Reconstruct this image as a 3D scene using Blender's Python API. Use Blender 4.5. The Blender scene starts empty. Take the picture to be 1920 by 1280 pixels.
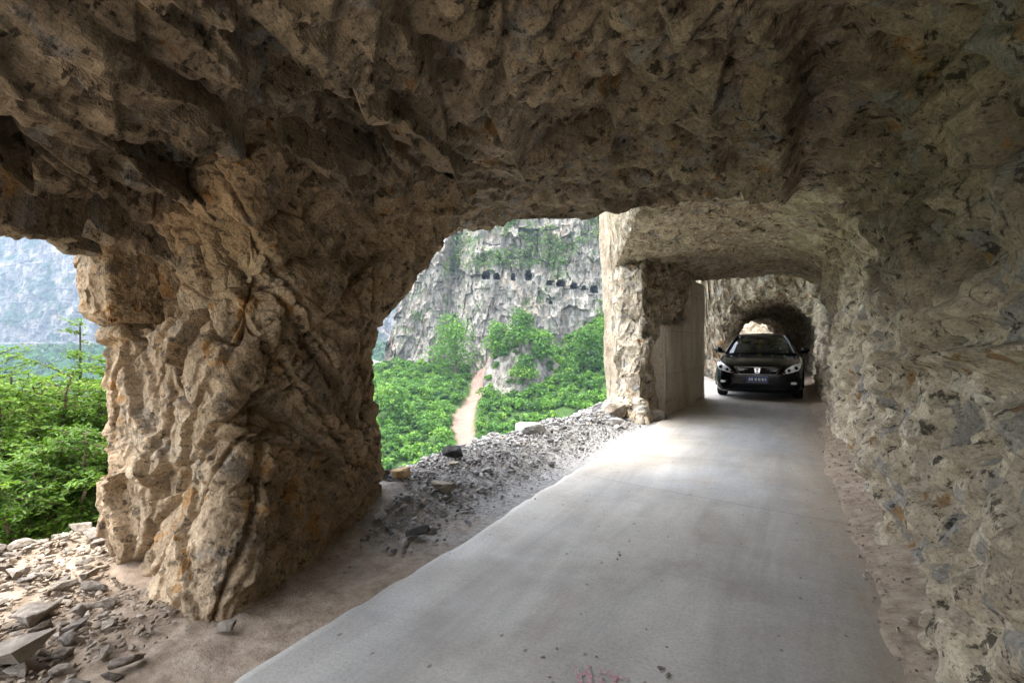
import bpy, bmesh, math, random
import numpy as np
from mathutils import Vector, Matrix

random.seed(7)
rng = np.random.default_rng(11)
SC = bpy.context.scene
COL = SC.collection
CAM_H = 1.38
YAW = math.atan(520 / 960)
CA, SA = math.cos(YAW), math.sin(YAW)


def W(lat, dep, z):
    """right / forward distances from the photographer's spot -> world"""
    return (lat * CA - dep * SA, lat * SA + dep * CA, z)


def WN(a):
    a = np.asarray(a, float)
    return np.stack([a[..., 0] * CA - a[..., 1] * SA, a[..., 0] * SA + a[..., 1] * CA, a[..., 2]], -1)


# ------------------------------------------------------------------ noise
U = np.uint32


def hsh(ix, iy, iz, s):
    with np.errstate(over='ignore'):
        h = (ix.astype(np.int32).astype(U) * U(374761393)) ^ (iy.astype(np.int32).astype(U) * U(668265263)) \
            ^ (iz.astype(np.int32).astype(U) * U(2246822519)) ^ U((s * 3266489917 + 77) & 0xffffffff)
        h = (h ^ (h >> U(15))) * U(2246822519)
        h = (h ^ (h >> U(13))) * U(3266489917)
        return h ^ (h >> U(16))


def reh(h, k):
    with np.errstate(over='ignore'):
        h = (h + U((k * 2654435769) & 0xffffffff)) * U(1597334677)
        h = (h ^ (h >> U(15))) * U(2246822519)
        return h ^ (h >> U(13))


def f01(h):
    return (h >> U(8)).astype(np.float32) * np.float32(1 / 16777216.0)


def vnoise(p, s=0):
    p = p.astype(np.float32)
    i = np.floor(p)
    f = p - i
    u = f * f * (3 - 2 * f)
    i = i.astype(np.int32)
    out = 0
    for dx in (0, 1):
        wx = u[..., 0] if dx else 1 - u[..., 0]
        for dy in (0, 1):
            wy = u[..., 1] if dy else 1 - u[..., 1]
            for dz in (0, 1):
                wz = u[..., 2] if dz else 1 - u[..., 2]
                out = out + wx * wy * wz * f01(hsh(i[..., 0] + dx, i[..., 1] + dy, i[..., 2] + dz, s))
    return out * 2 - 1


def fbm(p, octv=4, s=0, gain=.5):
    a, t, out = 1.0, 0.0, 0
    q = np.asarray(p, np.float32)
    for o in range(octv):
        out = out + a * vnoise(q, s + o * 17)
        t += a
        a *= gain
        q = q * 2.03 + 13.7
    return out / t


def ridged(p, octv=3, s=0):
    a, t, out = 1.0, 0.0, 0
    q = np.asarray(p, np.float32)
    for o in range(octv):
        out = out + a * (1 - np.abs(vnoise(q, s + o * 31)) * 2)
        t += a
        a *= .5
        q = q * 2.1 + 5.1
    return out / t


def block(q, s, tilt=.6):
    """every cell of a jittered lattice is one tilted plane: stepped, fractured rock"""
    q = np.asarray(q, np.float32)
    i = np.floor(q).astype(np.int32)
    best = np.full(q.shape[:-1], 9e9, np.float32)
    out = np.zeros(q.shape[:-1], np.float32)
    for dx in (-1, 0, 1):
        for dy in (-1, 0, 1):
            for dz in (-1, 0, 1):
                h = hsh(i[..., 0] + dx, i[..., 1] + dy, i[..., 2] + dz, s)
                d0 = q[..., 0] - (i[..., 0] + dx + f01(reh(h, 1)))
                d1 = q[..., 1] - (i[..., 1] + dy + f01(reh(h, 2)))
                d2 = q[..., 2] - (i[..., 2] + dz + f01(reh(h, 3)))
                dd = d0 * d0 + d1 * d1 + d2 * d2
                v = f01(reh(h, 4)) * 2 - 1 + tilt * ((f01(reh(h, 5)) * 2 - 1) * d0 + (f01(reh(h, 6)) * 2 - 1) * d1
                                                     + (f01(reh(h, 7)) * 2 - 1) * d2)
                m = dd < best
                best = np.where(m, dd, best)
                out = np.where(m, v, out)
    return out


def fissure(q, s):
    """distance to the border between neighbouring cells, 0 on the border"""
    q = np.asarray(q, np.float32)
    i = np.floor(q).astype(np.int32)
    b1 = np.full(q.shape[:-1], 9e9, np.float32)
    b2 = b1.copy()
    for dx in (-1, 0, 1):
        for dy in (-1, 0, 1):
            for dz in (-1, 0, 1):
                h = hsh(i[..., 0] + dx, i[..., 1] + dy, i[..., 2] + dz, s)
                d0 = q[..., 0] - (i[..., 0] + dx + f01(reh(h, 1)))
                d1 = q[..., 1] - (i[..., 1] + dy + f01(reh(h, 2)))
                d2 = q[..., 2] - (i[..., 2] + dz + f01(reh(h, 3)))
                dd = np.sqrt(d0 * d0 + d1 * d1 + d2 * d2)
                b2 = np.where(dd < b1, b1, np.minimum(b2, dd))
                b1 = np.minimum(b1, dd)
    return b2 - b1


def chip(q, s, k=.9, tilt=1.0, jit=.8, mid=None):
    """lower envelope of tilted bowls: conchoidal chips meeting in sharp ridges"""
    q = np.asarray(q, np.float32)
    i = np.floor(q).astype(np.int32)
    out = np.full(q.shape[:-1], 9e9, np.float32)
    for dx in (-1, 0, 1):
        for dy in (-1, 0, 1):
            for dz in (-1, 0, 1):
                h = hsh(i[..., 0] + dx, i[..., 1] + dy, i[..., 2] + dz, s)
                d0 = q[..., 0] - (i[..., 0] + dx + f01(reh(h, 1)))
                d1 = q[..., 1] - (i[..., 1] + dy + f01(reh(h, 2)))
                d2 = q[..., 2] - (i[..., 2] + dz + f01(reh(h, 3)))
                v = k * (d0 * d0 + d1 * d1 + d2 * d2) + jit * f01(reh(h, 4)) \
                    + tilt * ((f01(reh(h, 5)) - .5) * d0 + (f01(reh(h, 6)) - .5) * d1 + (f01(reh(h, 7)) - .5) * d2)
                out = np.minimum(out, v)
    return out - (out.mean() if mid is None else mid)


def joints(p, seed, n, lo, hi, step, groove, bias=(1, 1, 1), wd=.011):
    """long continuous fracture planes: the rock steps a little across each and opens a crack along it"""
    r = random.Random(seed)
    q = np.asarray(p, np.float32)
    out = np.zeros(q.shape[:-1], np.float32)
    wv = fbm(q * 2.3, 3, seed + 1)
    for i in range(n):
        nn = np.array([r.gauss(0, 1) * bias[0], r.gauss(0, 1) * bias[1], r.gauss(0, 1) * bias[2]], np.float32)
        nn /= np.linalg.norm(nn)
        c = np.array([r.uniform(a, b) for a, b in zip(lo, hi)], np.float32)
        ext = r.uniform(.5, 1.3)
        d = q - c
        s = d @ nn + .035 * wv
        rad = np.sqrt(np.maximum((d * d).sum(-1) - s * s, 0))
        m = sstep(ext, ext * .6, rad)
        out += m * (r.uniform(-1, 1) * step * sstep(-.012, .012, s) * sstep(.45, .1, s) - groove * r.uniform(.5, 1) * np.exp(-(s / wd) ** 2))
    return out


def rot(p, ax, ay, az):
    M = np.array(Matrix.Rotation(ax, 3, 'X') @ Matrix.Rotation(ay, 3, 'Y') @ Matrix.Rotation(az, 3, 'Z'), np.float32)
    return p @ M.T


def sstep(a, b, x):
    t = np.clip((x - a) / (b - a), 0, 1)
    return t * t * (3 - 2 * t)


# ------------------------------------------------------------------ objects
def mesh_np(name, V, F, mats=(), smooth=False, parent=None, attrs=None):
    V = np.ascontiguousarray(V, np.float32).reshape(-1, 3)
    F = np.ascontiguousarray(F, np.int32)
    k = F.shape[1]
    me = bpy.data.meshes.new(name)
    me.vertices.add(len(V))
    me.vertices.foreach_set('co', V.ravel())
    me.loops.add(F.size)
    me.loops.foreach_set('vertex_index', F.ravel())
    me.polygons.add(len(F))
    me.polygons.foreach_set('loop_start', np.arange(len(F), dtype=np.int32) * k)
    me.polygons.foreach_set('loop_total', np.full(len(F), k, np.int32))
    me.update(calc_edges=True)
    me.polygons.foreach_set('use_smooth', np.full(len(F), bool(smooth)))
    if attrs:
        for an, av in attrs.items():
            at = me.attributes.new(an, 'FLOAT', 'POINT')
            at.data.foreach_set('value', np.ascontiguousarray(av, np.float32).ravel())
    for m in mats:
        me.materials.append(m)
    o = bpy.data.objects.new(name, me)
    COL.objects.link(o)
    if parent:
        o.parent = parent
    return o


def grid_faces(nr, nc, c0=0, c1=None, flip=False):
    c1 = nc if c1 is None else c1
    r, c = np.meshgrid(np.arange(nr - 1), np.arange(c0, c1 - 1), indexing='ij')
    a = (r * nc + c).ravel()
    F = np.stack([a, a + 1, a + nc + 1, a + nc], 1)
    return F[:, ::-1] if flip else F


def compact(V, F):
    used = np.unique(F)
    mp = np.zeros(len(V), np.int32)
    mp[used] = np.arange(len(used))
    return V[used], mp[F]


def bm_obj(name, bm, mat, parent=None, smooth=False):
    me = bpy.data.meshes.new(name)
    bm.normal_update()
    bm.to_mesh(me)
    bm.free()
    if mat:
        for m in (mat if isinstance(mat, (list, tuple)) else [mat]):
            me.materials.append(m)
    if smooth:
        me.polygons.foreach_set('use_smooth', np.full(len(me.polygons), True))
    o = bpy.data.objects.new(name, me)
    COL.objects.link(o)
    if parent:
        o.parent = parent
    return o


def empty(name, loc, rz=0.0, sc=1.0):
    o = bpy.data.objects.new(name, None)
    o.empty_display_size = .1
    COL.objects.link(o)
    o.location = loc
    o.rotation_euler = (0, 0, rz)
    o.scale = (sc, sc, sc)
    return o


def tag(o, label=None, cat=None, group=None, kind=None):
    if label:
        o['label'] = label
    if cat:
        o['category'] = cat
    if group:
        o['group'] = group
    if kind:
        o['kind'] = kind
    return o


# ------------------------------------------------------------------ materials
class NT:
    def __init__(self, name):
        self.m = bpy.data.materials.new(name)
        self.m.use_nodes = True
        self.t = self.m.node_tree
        self.p = self.t.nodes['Principled BSDF']
        self.out = self.t.nodes['Material Output']
        self.co = self.n('ShaderNodeTexCoord').outputs['Object']

    def n(self, typ, **kw):
        nd = self.t.nodes.new(typ)
        for k, v in kw.items():
            setattr(nd, k, v)
        return nd

    def link(self, a, b):
        self.t.links.new(a, b)

    def mapping(self, scale=(1, 1, 1), rotv=(0, 0, 0), loc=(0, 0, 0), src=None):
        m = self.n('ShaderNodeMapping')
        m.inputs['Scale'].default_value = scale
        m.inputs['Rotation'].default_value = rotv
        m.inputs['Location'].default_value = loc
        self.link(src or self.co, m.inputs['Vector'])
        return m.outputs['Vector']

    def noise(self, scale, detail=4, rough=.55, vec=None, dist=0.0):
        nd = self.n('ShaderNodeTexNoise')
        nd.inputs['Scale'].default_value = scale
        nd.inputs['Detail'].default_value = detail
        nd.inputs['Roughness'].default_value = rough
        nd.inputs['Distortion'].default_value = dist
        self.link(vec or self.co, nd.inputs['Vector'])
        return nd.outputs['Fac']

    def voro(self, scale, feature='F1', vec=None, out='Distance', rnd=1.0):
        nd = self.n('ShaderNodeTexVoronoi', feature=feature)
        nd.inputs['Scale'].default_value = scale
        nd.inputs['Randomness'].default_value = rnd
        self.link(vec or self.co, nd.inputs['Vector'])
        return nd.outputs[out]

    def ramp(self, fac, stops, interp='LINEAR'):
        r = self.n('ShaderNodeValToRGB')
        cr = r.color_ramp
        cr.interpolation = interp
        while len(cr.elements) < len(stops):
            cr.elements.new(.5)
        for e, (pos, c) in zip(cr.elements, stops):
            e.position = pos
            e.color = (c, c, c, 1) if isinstance(c, (int, float)) else (*c, 1)
        self.link(fac, r.inputs['Fac'])
        return r.outputs['Color']

    def mix(self, fac, a, b, mode='MIX'):
        m = self.n('ShaderNodeMix', data_type='RGBA', blend_type=mode)
        for sock, v in ((m.inputs[0], fac), (m.inputs[6], a), (m.inputs[7], b)):
            if isinstance(v, (int, float)):
                sock.default_value = v
            elif isinstance(v, tuple):
                sock.default_value = (*v, 1)
            else:
                self.link(v, sock)
        return m.outputs[2]

    def math(self, op, a, b=None):
        m = self.n('ShaderNodeMath', operation=op)
        for i, v in enumerate((a, b)):
            if v is None:
                continue
            if isinstance(v, (int, float)):
                m.inputs[i].default_value = v
            else:
                self.link(v, m.inputs[i])
        return m.outputs[0]

    def sep(self, vec=None):
        s = self.n('ShaderNodeSeparateXYZ')
        self.link(vec or self.co, s.inputs[0])
        return s.outputs

    def attr(self, name):
        return self.n('ShaderNodeAttribute', attribute_name=name).outputs['Fac']

    def bump(self, height, strength=.4, dist=.02, prev=None):
        b = self.n('ShaderNodeBump')
        b.inputs['Strength'].default_value = strength
        b.inputs['Distance'].default_value = dist
        self.link(height, b.inputs['Height'])
        if prev:
            self.link(prev, b.inputs['Normal'])
        return b.outputs['Normal']

    def done(self, col=None, rough=.9, normal=None, spec=.3):
        if col is not None:
            if isinstance(col, tuple):
                self.p.inputs['Base Color'].default_value = (*col, 1)
            else:
                self.link(col, self.p.inputs['Base Color'])
        if isinstance(rough, (int, float)):
            self.p.inputs['Roughness'].default_value = rough
        else:
            self.link(rough, self.p.inputs['Roughness'])
        self.p.inputs['Specular IOR Level'].default_value = spec
        if normal:
            self.link(normal, self.p.inputs['Normal'])
        return self.m


def plain(name, col, rough=.5, metal=0.0, spec=.5, coat=0.0):
    t = NT(name)
    t.p.inputs['Metallic'].default_value = metal
    t.p.inputs['Coat Weight'].default_value = coat
    n = t.noise(30, 3)
    c = t.mix(t.math('MULTIPLY', n, .12), col, tuple(min(1, x * 1.3 + .01) for x in col))
    return t.done(c, rough, None, spec)


def rock_mat(name, lo, mid, hi, blend=None, ochre=None, ochre_amt=.5, grey=None, streak=(1, 1, 1), bump=.5, chips=.8, shade_flecks=.85, seed=0.0, grain=14,
             fl_scale=(1.2, 2.2, 1.6), pa_scale=(1, 1, 1)):
    """weathered broken limestone: cell-wise tones, sharp-edged rust and slate patches, painted shade of small pits, fine speckle"""
    t = NT(name)
    v0 = t.mapping((1, 1, 1), (0, 0, 0), (seed, seed * 2, seed * 3))
    vs = t.mapping(streak, (.3, .2, .1), (seed, 0, 0))
    big = t.noise(1.1, 6, .6, v0)
    med = t.noise(6.5, 9, .72, vs)
    f = t.math('ADD', t.math('MULTIPLY', big, .6), t.math('MULTIPLY', med, .4))
    base = t.ramp(f, [(.36, lo), (.5, mid), (.64, hi)])
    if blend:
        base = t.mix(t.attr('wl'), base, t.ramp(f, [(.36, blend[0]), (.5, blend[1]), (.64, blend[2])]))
    # broken faces: each chip its own tone
    nz = t.n('ShaderNodeTexNoise')
    nz.inputs['Scale'].default_value = 9.0
    nz.inputs['Detail'].default_value = 4
    t.link(v0, nz.inputs['Vector'])
    sv = t.n('ShaderNodeVectorMath', operation='SCALE')
    sv.inputs['Scale'].default_value = .10
    t.link(nz.outputs['Color'], sv.inputs[0])
    wq = t.n('ShaderNodeVectorMath', operation='ADD')
    t.link(v0, wq.inputs[0])
    t.link(sv.outputs[0], wq.inputs[1])
    for scl, a, b in ((4.2, .80, 1.16), (13, .74, 1.2)):
        vc = t.n('ShaderNodeTexVoronoi')
        vc.inputs['Scale'].default_value = scl
        t.link(wq.outputs[0], vc.inputs['Vector'])
        sr = t.sep(vc.outputs['Color'])
        base = t.mix(chips, base, t.ramp(sr[0], [(0, a), (.5, 1.0), (1, b)]), 'MULTIPLY')
    # rust and slate patches with hard edges
    if grey:
        g = t.noise(4.6, 7, .62, t.mapping(pa_scale, (.2, .3, 0), (seed - 5, 1, 7)))
        base = t.mix(t.math('MULTIPLY', t.ramp(g, [(.575, 0), (.60, 1)]), .85 * chips), base, grey)
    if ochre:
        om = t.noise(4.2, 7, .62, t.mapping(pa_scale, (-.2, .1, 0), (seed + 9, 4, 2)))
        k = .655 - .14 * ochre_amt
        base = t.mix(t.math('MULTIPLY', t.ramp(om, [(k, 0), (k + .03, 1)]), .8), base, ochre)
    # speckle; dark spots paint the shadow of small pits and crevices
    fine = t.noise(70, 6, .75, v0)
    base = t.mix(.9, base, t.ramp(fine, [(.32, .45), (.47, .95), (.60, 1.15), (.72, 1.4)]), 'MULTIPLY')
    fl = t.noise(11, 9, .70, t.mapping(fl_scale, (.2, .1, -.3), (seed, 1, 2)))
    pit_shade = t.ramp(fl, [(.395, .12), (.42, .9), (.45, 1.0)])
    base = t.mix(shade_flecks, base, pit_shade, 'MULTIPLY')
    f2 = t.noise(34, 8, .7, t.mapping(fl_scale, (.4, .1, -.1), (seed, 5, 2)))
    base = t.mix(shade_flecks * .8, base, t.ramp(f2, [(.385, .2), (.41, 1.0)]), 'MULTIPLY')
    cr = t.voro(2.6, 'DISTANCE_TO_EDGE', wq.outputs[0])
    crm = t.ramp(cr, [(.0, .25), (.014, 1)])
    base = t.mix(t.math('MULTIPLY', t.ramp(med, [(.45, 0), (.6, 1)]), .6), base, crm, 'MULTIPLY')
    h = t.math('ADD', t.noise(grain, 10, .74, vs), t.math('MULTIPLY', t.voro(grain * 2.2, 'F1', wq.outputs[0]), .4))
    h = t.math('ADD', h, t.math('MULTIPLY', pit_shade, .35))
    return t.done(base, .92, t.bump(h, bump, .035), .2)
# ------------------------------------------------------------------ cave rock
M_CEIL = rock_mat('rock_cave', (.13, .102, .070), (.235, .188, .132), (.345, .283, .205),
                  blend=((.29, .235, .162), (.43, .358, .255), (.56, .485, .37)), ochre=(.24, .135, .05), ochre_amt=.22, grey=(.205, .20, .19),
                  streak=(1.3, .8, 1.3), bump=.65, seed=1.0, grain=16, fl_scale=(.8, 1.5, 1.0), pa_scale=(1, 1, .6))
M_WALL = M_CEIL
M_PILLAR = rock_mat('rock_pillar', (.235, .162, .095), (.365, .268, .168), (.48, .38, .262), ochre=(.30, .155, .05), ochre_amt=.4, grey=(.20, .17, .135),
                    streak=(1, 1, .7), bump=.6, seed=5.0, grain=17, shade_flecks=.7, fl_scale=(1.1, 1.0, 1.6))
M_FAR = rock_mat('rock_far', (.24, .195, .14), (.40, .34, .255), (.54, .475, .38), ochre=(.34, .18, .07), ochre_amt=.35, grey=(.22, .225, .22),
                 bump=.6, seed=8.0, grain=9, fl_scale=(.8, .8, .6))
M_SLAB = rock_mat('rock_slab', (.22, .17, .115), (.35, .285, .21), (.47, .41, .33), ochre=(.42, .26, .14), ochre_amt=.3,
                  streak=(2.5, 2.5, .25), bump=.4, seed=12.0, grain=9, shade_flecks=.4, fl_scale=(1.2, 1.2, .3))


def catmull(P, t):
    n = len(P)
    i = np.clip(np.floor(t).astype(int), 0, n - 2)
    f = (t - i)[:, None]
    p1, p2 = P[i], P[i + 1]
    p0, p3 = P[np.clip(i - 1, 0, n - 1)], P[np.clip(i + 2, 0, n - 1)]
    k = .42
    m1, m2 = k * (p2 - p0), k * (p3 - p1)
    return (2 * f**3 - 3 * f**2 + 1) * p1 + (f**3 - 2 * f**2 + f) * m1 + (-2 * f**3 + 3 * f**2) * p2 + (f**3 - f**2) * m2


def sheet_base(stations, ys, nseg):
    """stations: (Y, control section in x, z) -> grid rows along ys, columns along the section"""
    SY = np.array([s[0] for s in stations])
    SP = np.array([s[1] for s in stations], float)
    t = np.concatenate([np.linspace(i, i + 1, n, endpoint=False) for i, n in enumerate(nseg)] + [[len(nseg)]])
    rows = []
    for y in ys:
        j = int(np.clip(np.searchsorted(SY, y) - 1, 0, len(SY) - 2))
        f = np.clip((y - SY[j]) / (SY[j + 1] - SY[j]), 0, 1)
        xz = catmull(SP[j] * (1 - f) + SP[j + 1] * f, t)
        rows.append(np.stack([xz[:, 0], np.full(len(t), y), xz[:, 1]], 1))
    return np.array(rows), t


def grid_normals(P):
    ds = np.gradient(P, axis=1)
    dy = np.gradient(P, axis=0)
    N = np.cross(ds, dy)
    return N / (np.linalg.norm(N, axis=-1, keepdims=True) + 1e-9)


def warp(p, a=.12, f=1.7, s=3):
    q = np.asarray(p, np.float32)
    return q + a * np.stack([fbm(q * f, 3, s), fbm(q * f, 3, s + 1), fbm(q * f, 3, s + 2)], -1)


def blur(D, n, wrap=False):
    for _ in range(n):
        A = np.pad(D, ((1, 1), (0, 0)), 'edge')
        D = (A[:-2] + 2 * A[1:-1] + A[2:]) / 4
        A = np.pad(D, ((0, 0), (1, 1)), 'wrap' if wrap else 'edge')
        D = (A[:, :-2] + 2 * A[:, 1:-1] + A[:, 2:]) / 4
    return D


def disp_wall(p):
    w = warp(p, .03)
    r1 = rot(w, .5, .3, .2) / np.array([.30, .36, .46])
    d = .07 * fbm(p * .9, 3, 40)
    d += .045 * block(r1, 51, .9)
    d += .095 * chip(rot(w, .4, .6, .1) / np.array([.32, .38, .44]), 52, .1, 2.3)
    d += .060 * chip(rot(w, .2, -.4, .7) / np.array([.13, .15, .16]), 53, .15, 2.2)
    d += .017 * block(rot(w, .7, .2, .9) / np.array([.17, .15, .2]), 58, .9)
    d += .026 * chip(rot(w, .9, .3, .2) / .055, 54, .3, 2.2)
    d += .007 * chip(w / .024, 55, .5, 1.6)
    d -= .055 * sstep(.09, .0, fissure(r1, 51)) * sstep(-.15, .2, fbm(p * 2.2, 2, 56))
    d += joints(p, 501, 34, (.4, 1.2, .1), (.8, 9, 2.4), .07, .07)
    # deep sockets where blocks came out
    so = vnoise(rot(w, .3, .2, .4) * np.array([4.1, 3.2, 2.6]), 57)
    d -= .13 * sstep(.47, .55, so)
    return d


def disp_ceil(p):
    w = warp(p, .03)
    r1 = rot(w, .1, .2, -.25) / np.array([.52, .26, .4])
    d = .035 * fbm(p * .8, 3, 60)
    d += .028 * block(r1, 61, .9)
    d += .075 * chip(rot(w, .3, .2, -.3) / np.array([.55, .26, .4]), 62, .1, 2.2)
    d += .055 * chip(rot(w, .2, .4, .5) / np.array([.22, .09, .16]), 63, .15, 2.2)
    d += .016 * block(rot(w, .3, .2, -.3) / np.array([.26, .11, .15]), 68, .9)
    d += .036 * chip(rot(w, .6, .4, .1) / np.array([.075, .04, .06]), 64, .3, 2.2)
    d -= .05 * sstep(.09, .0, fissure(r1, 61)) * sstep(-.15, .2, fbm(p * 2.2, 2, 66))
    d += joints(p, 502, 44, (-3, .6, 2.4), (.5, 9, 3.0), .06, .06, (1, 1.2, .5))
    for pth in (((-.93, 6.7), (-.80, 6.85), (-.74, 6.95), (-.72, 6.78), (-.66, 6.55)), ((-.80, 6.85), (-.84, 6.62)), ((-.74, 6.95), (-.60, 7.0))):
        for (x0, y0), (x1, y1) in zip(pth[:-1], pth[1:]):
            ux, uy = x1 - x0, y1 - y0
            tt_ = np.clip(((p[:, 0] - x0) * ux + (p[:, 1] - y0) * uy) / (ux * ux + uy * uy), 0, 1)
            dd = np.hypot(p[:, 0] - x0 - tt_ * ux, p[:, 1] - y0 - tt_ * uy) + .02 * fbm(p * 9, 2, 4)
            d -= .14 * sstep(.05, .015, dd) * (p[:, 2] > 2.3)
    d += .006 * chip(w / .024, 65, .5, 1.6)
    so = vnoise(rot(w, .3, .2, .4) * np.array([2.1, 3.6, 2.2]), 67)
    d -= .06 * sstep(.55, .66, so)
    return d


def disp_left(p):
    """bedded rock over the near window: long ledges running with the road"""
    w = warp(p, .04)
    r = rot(w, .22, .25, -.22)
    d = .08 * fbm(p * .8, 3, 70)
    d += .14 * block(r / np.array([.27, 1.05, .34]), 71, .8)
    d += .12 * chip(r / np.array([.22, .8, .26]), 72, .15, 2.0)
    d += .07 * chip(rot(w, .5, .4, .5) / np.array([.16, .26, .16]), 73, .15, 2.2)
    d += .009 * block(rot(w, .7, .2, .9) / np.array([.13, .18, .13]), 78, 1.2)
    d += .034 * chip(w / .06, 74, .3, 2.2)
    d += joints(p, 503, 26, (-3.6, .2, 1.9), (-1.6, 4, 2.8), .07, .06)
    d += .006 * chip(w / .024, 75, .5, 1.6)
    return d


# right wall base ... crown ... lip ... outer cliff face
def sec(wall, ceil, lip, up=9.0):
    o = [(wall[0] + .03, -.5)] + wall_pts(wall) + list(ceil) + [lip, (lip[0] - .12, lip[1] + .22), (lip[0] - .35, lip[1] + 2.5), (lip[0] - .6, up)]
    return o


def wall_pts(w):
    x, zc, bulge = w
    return [(x, .05), (x + .05 + bulge, .75), (x + .10, 1.45), (x + .05, zc - .75), (x - .16, zc - .3)]


near_ceil = [(-.10, 2.80), (-.85, 2.86), (-1.75, 2.76), (-2.40, 2.52), (-2.85, 2.31), (-3.15, 2.12)]
STN = [
    (-6.0, sec((.62, 2.9, 0), [(-.05, 2.85), (-.3, 2.9), (-.5, 2.9), (-.6, 2.9), (-.7, 2.9), (-.8, 2.9)], (-.9, 2.95))),  # added opening: roof cut back behind the camera to let skylight in
    (-2.7, sec((.62, 2.9, 0), [(-.10, 2.82), (-.5, 2.86), (-.85, 2.86), (-1.0, 2.84), (-1.15, 2.82), (-1.25, 2.8)], (-1.4, 2.85))),
    (-0.6, sec((.62, 2.9, 0), [(-.10, 2.80), (-.85, 2.86), (-1.75, 2.76), (-2.3, 2.56), (-2.6, 2.42), (-2.8, 2.3)], (-3.0, 2.3))),
    (0.75, sec((.62, 2.9, 0), near_ceil, (-3.60, 2.09))),
    (1.2, sec((.62, 2.9, 0), near_ceil, (-3.62, 2.05))),
    (1.75, sec((.62, 2.9, .02), near_ceil, (-3.62, 1.97))),
    (2.6, sec((.62, 2.9, .03), [(-.05, 2.78), (-.8, 2.82), (-1.7, 2.75), (-2.3, 2.52), (-2.8, 2.28), (-3.2, 2.12)], (-3.65, 2.05))),
    (3.5, sec((.62, 2.9, .03), [(-.05, 2.76), (-.8, 2.79), (-1.7, 2.76), (-2.3, 2.66), (-2.8, 2.54), (-3.2, 2.40)], (-3.6, 2.40))),
    (4.35, sec((.62, 2.9, .03), [(-.1, 2.74), (-.8, 2.76), (-1.6, 2.76), (-2.2, 2.70), (-2.7, 2.64), (-3.15, 2.58)], (-3.55, 2.60))),
    (4.85, sec((.62, 2.9, .02), [(-.1, 2.78), (-.8, 2.78), (-1.5, 2.76), (-2.1, 2.72), (-2.6, 2.69), (-3.0, 2.66)], (-3.45, 2.66))),
    (5.20, sec((.62, 2.9, .02), [(-.1, 2.80), (-.6, 2.79), (-1.0, 2.77), (-1.2, 2.76), (-1.35, 2.76), (-1.45, 2.78)], (-1.52, 2.82))),
    (5.55, sec((.62, 2.95, .02), [(-.1, 2.92), (-.5, 2.94), (-.85, 2.92), (-1.0, 2.90), (-1.15, 2.88), (-1.25, 2.88)], (-1.34, 2.92))),
    (8.3, sec((.62, 2.95, 0), [(-.1, 2.94), (-.7, 2.97), (-1.3, 2.93), (-1.7, 2.90), (-2.0, 2.88), (-2.2, 2.86)], (-2.36, 2.88))),
    (10.2, sec((.64, 2.95, 0), [(-.1, 2.92), (-.7, 2.95), (-1.3, 2.92), (-1.8, 2.88), (-2.2, 2.84), (-2.6, 2.80)], (-3.1, 2.80))),
    (12.7, sec((.66, 2.85, 0), [(-.1, 2.82), (-.7, 2.86), (-1.3, 2.84), (-1.8, 2.80), (-2.2, 2.78), (-2.6, 2.76)], (-3.1, 2.76))),
    (13.0, sec((.66, 2.95, 0), [(.1, 3.4), (-.5, 3.7), (-1.2, 3.7), (-1.7, 3.6), (-2.2, 3.5), (-2.6, 3.5)], (-3.1, 3.5))),
    (13.25, sec((.66, 3.3, 0), [(.2, 4.6), (-.4, 5.0), (-1.1, 5.0), (-1.6, 4.9), (-2.1, 4.8), (-2.5, 4.8)], (-2.9, 4.8), 9)),  # unseen roof over the gap, set low to keep skylight off the car
    (20.5, sec((.72, 3.3, 0), [(.2, 4.8), (-.3, 5.2), (-.9, 5.2), (-1.4, 5.1), (-1.7, 5.0), (-2.0, 5.0)], (-2.3, 5.0), 9)),
]
ys = [-6.0]
while ys[-1] < 20.5:
    y = ys[-1]
    st = .05 if y < -.7 else (.02 if y < .6 else 1) * 1.0 if y < .6 else max(.011, .0032 * math.hypot(y, 1.5))
    if 12.6 < y < 13.3:
        st = .02
    ys.append(y + st)
ys = np.array(ys)
nseg = [20, 46, 46, 42, 36, 30, 58, 70, 56, 44, 36, 40, 22, 40, 20]
P, tcol = sheet_base(STN, ys, nseg)
for _ in range(3):
    P[1:-1] = (P[:-2] + 2 * P[1:-1] + P[2:]) / 4
N = grid_normals(P)
fp = P.reshape(-1, 3).astype(np.float32)
xx, yy, zz = fp[:, 0], fp[:, 1], fp[:, 2]
tt = np.tile(tcol, len(ys))
mw = sstep(6.3, 4.6, tt)                                   # wall -> ceiling
ml = sstep(-1.35, -2.0, xx + .25 * fbm(fp * .9, 2, 5)) * sstep(4.4, 3.4, yy) * (1 - mw)
D = mw * disp_wall(fp) + (1 - mw - ml) * disp_ceil(fp) + ml * disp_left(fp)
# step in the crown and the recess right of it
wob = .05 * fbm(fp * 3, 3, 9)
D += .10 * sstep(.09, .02, xx + wob) * sstep(-.95, -.4, xx) * sstep(2.7, 3.2, yy) * sstep(5.6, 5.0, yy) * (tt > 4.5)
D -= .07 * sstep(-.02, .05, xx + wob) * sstep(.30, .2, xx) * sstep(2.2, 2.9, yy) * sstep(5.4, 4.6, yy) * (tt > 4.5)
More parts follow.
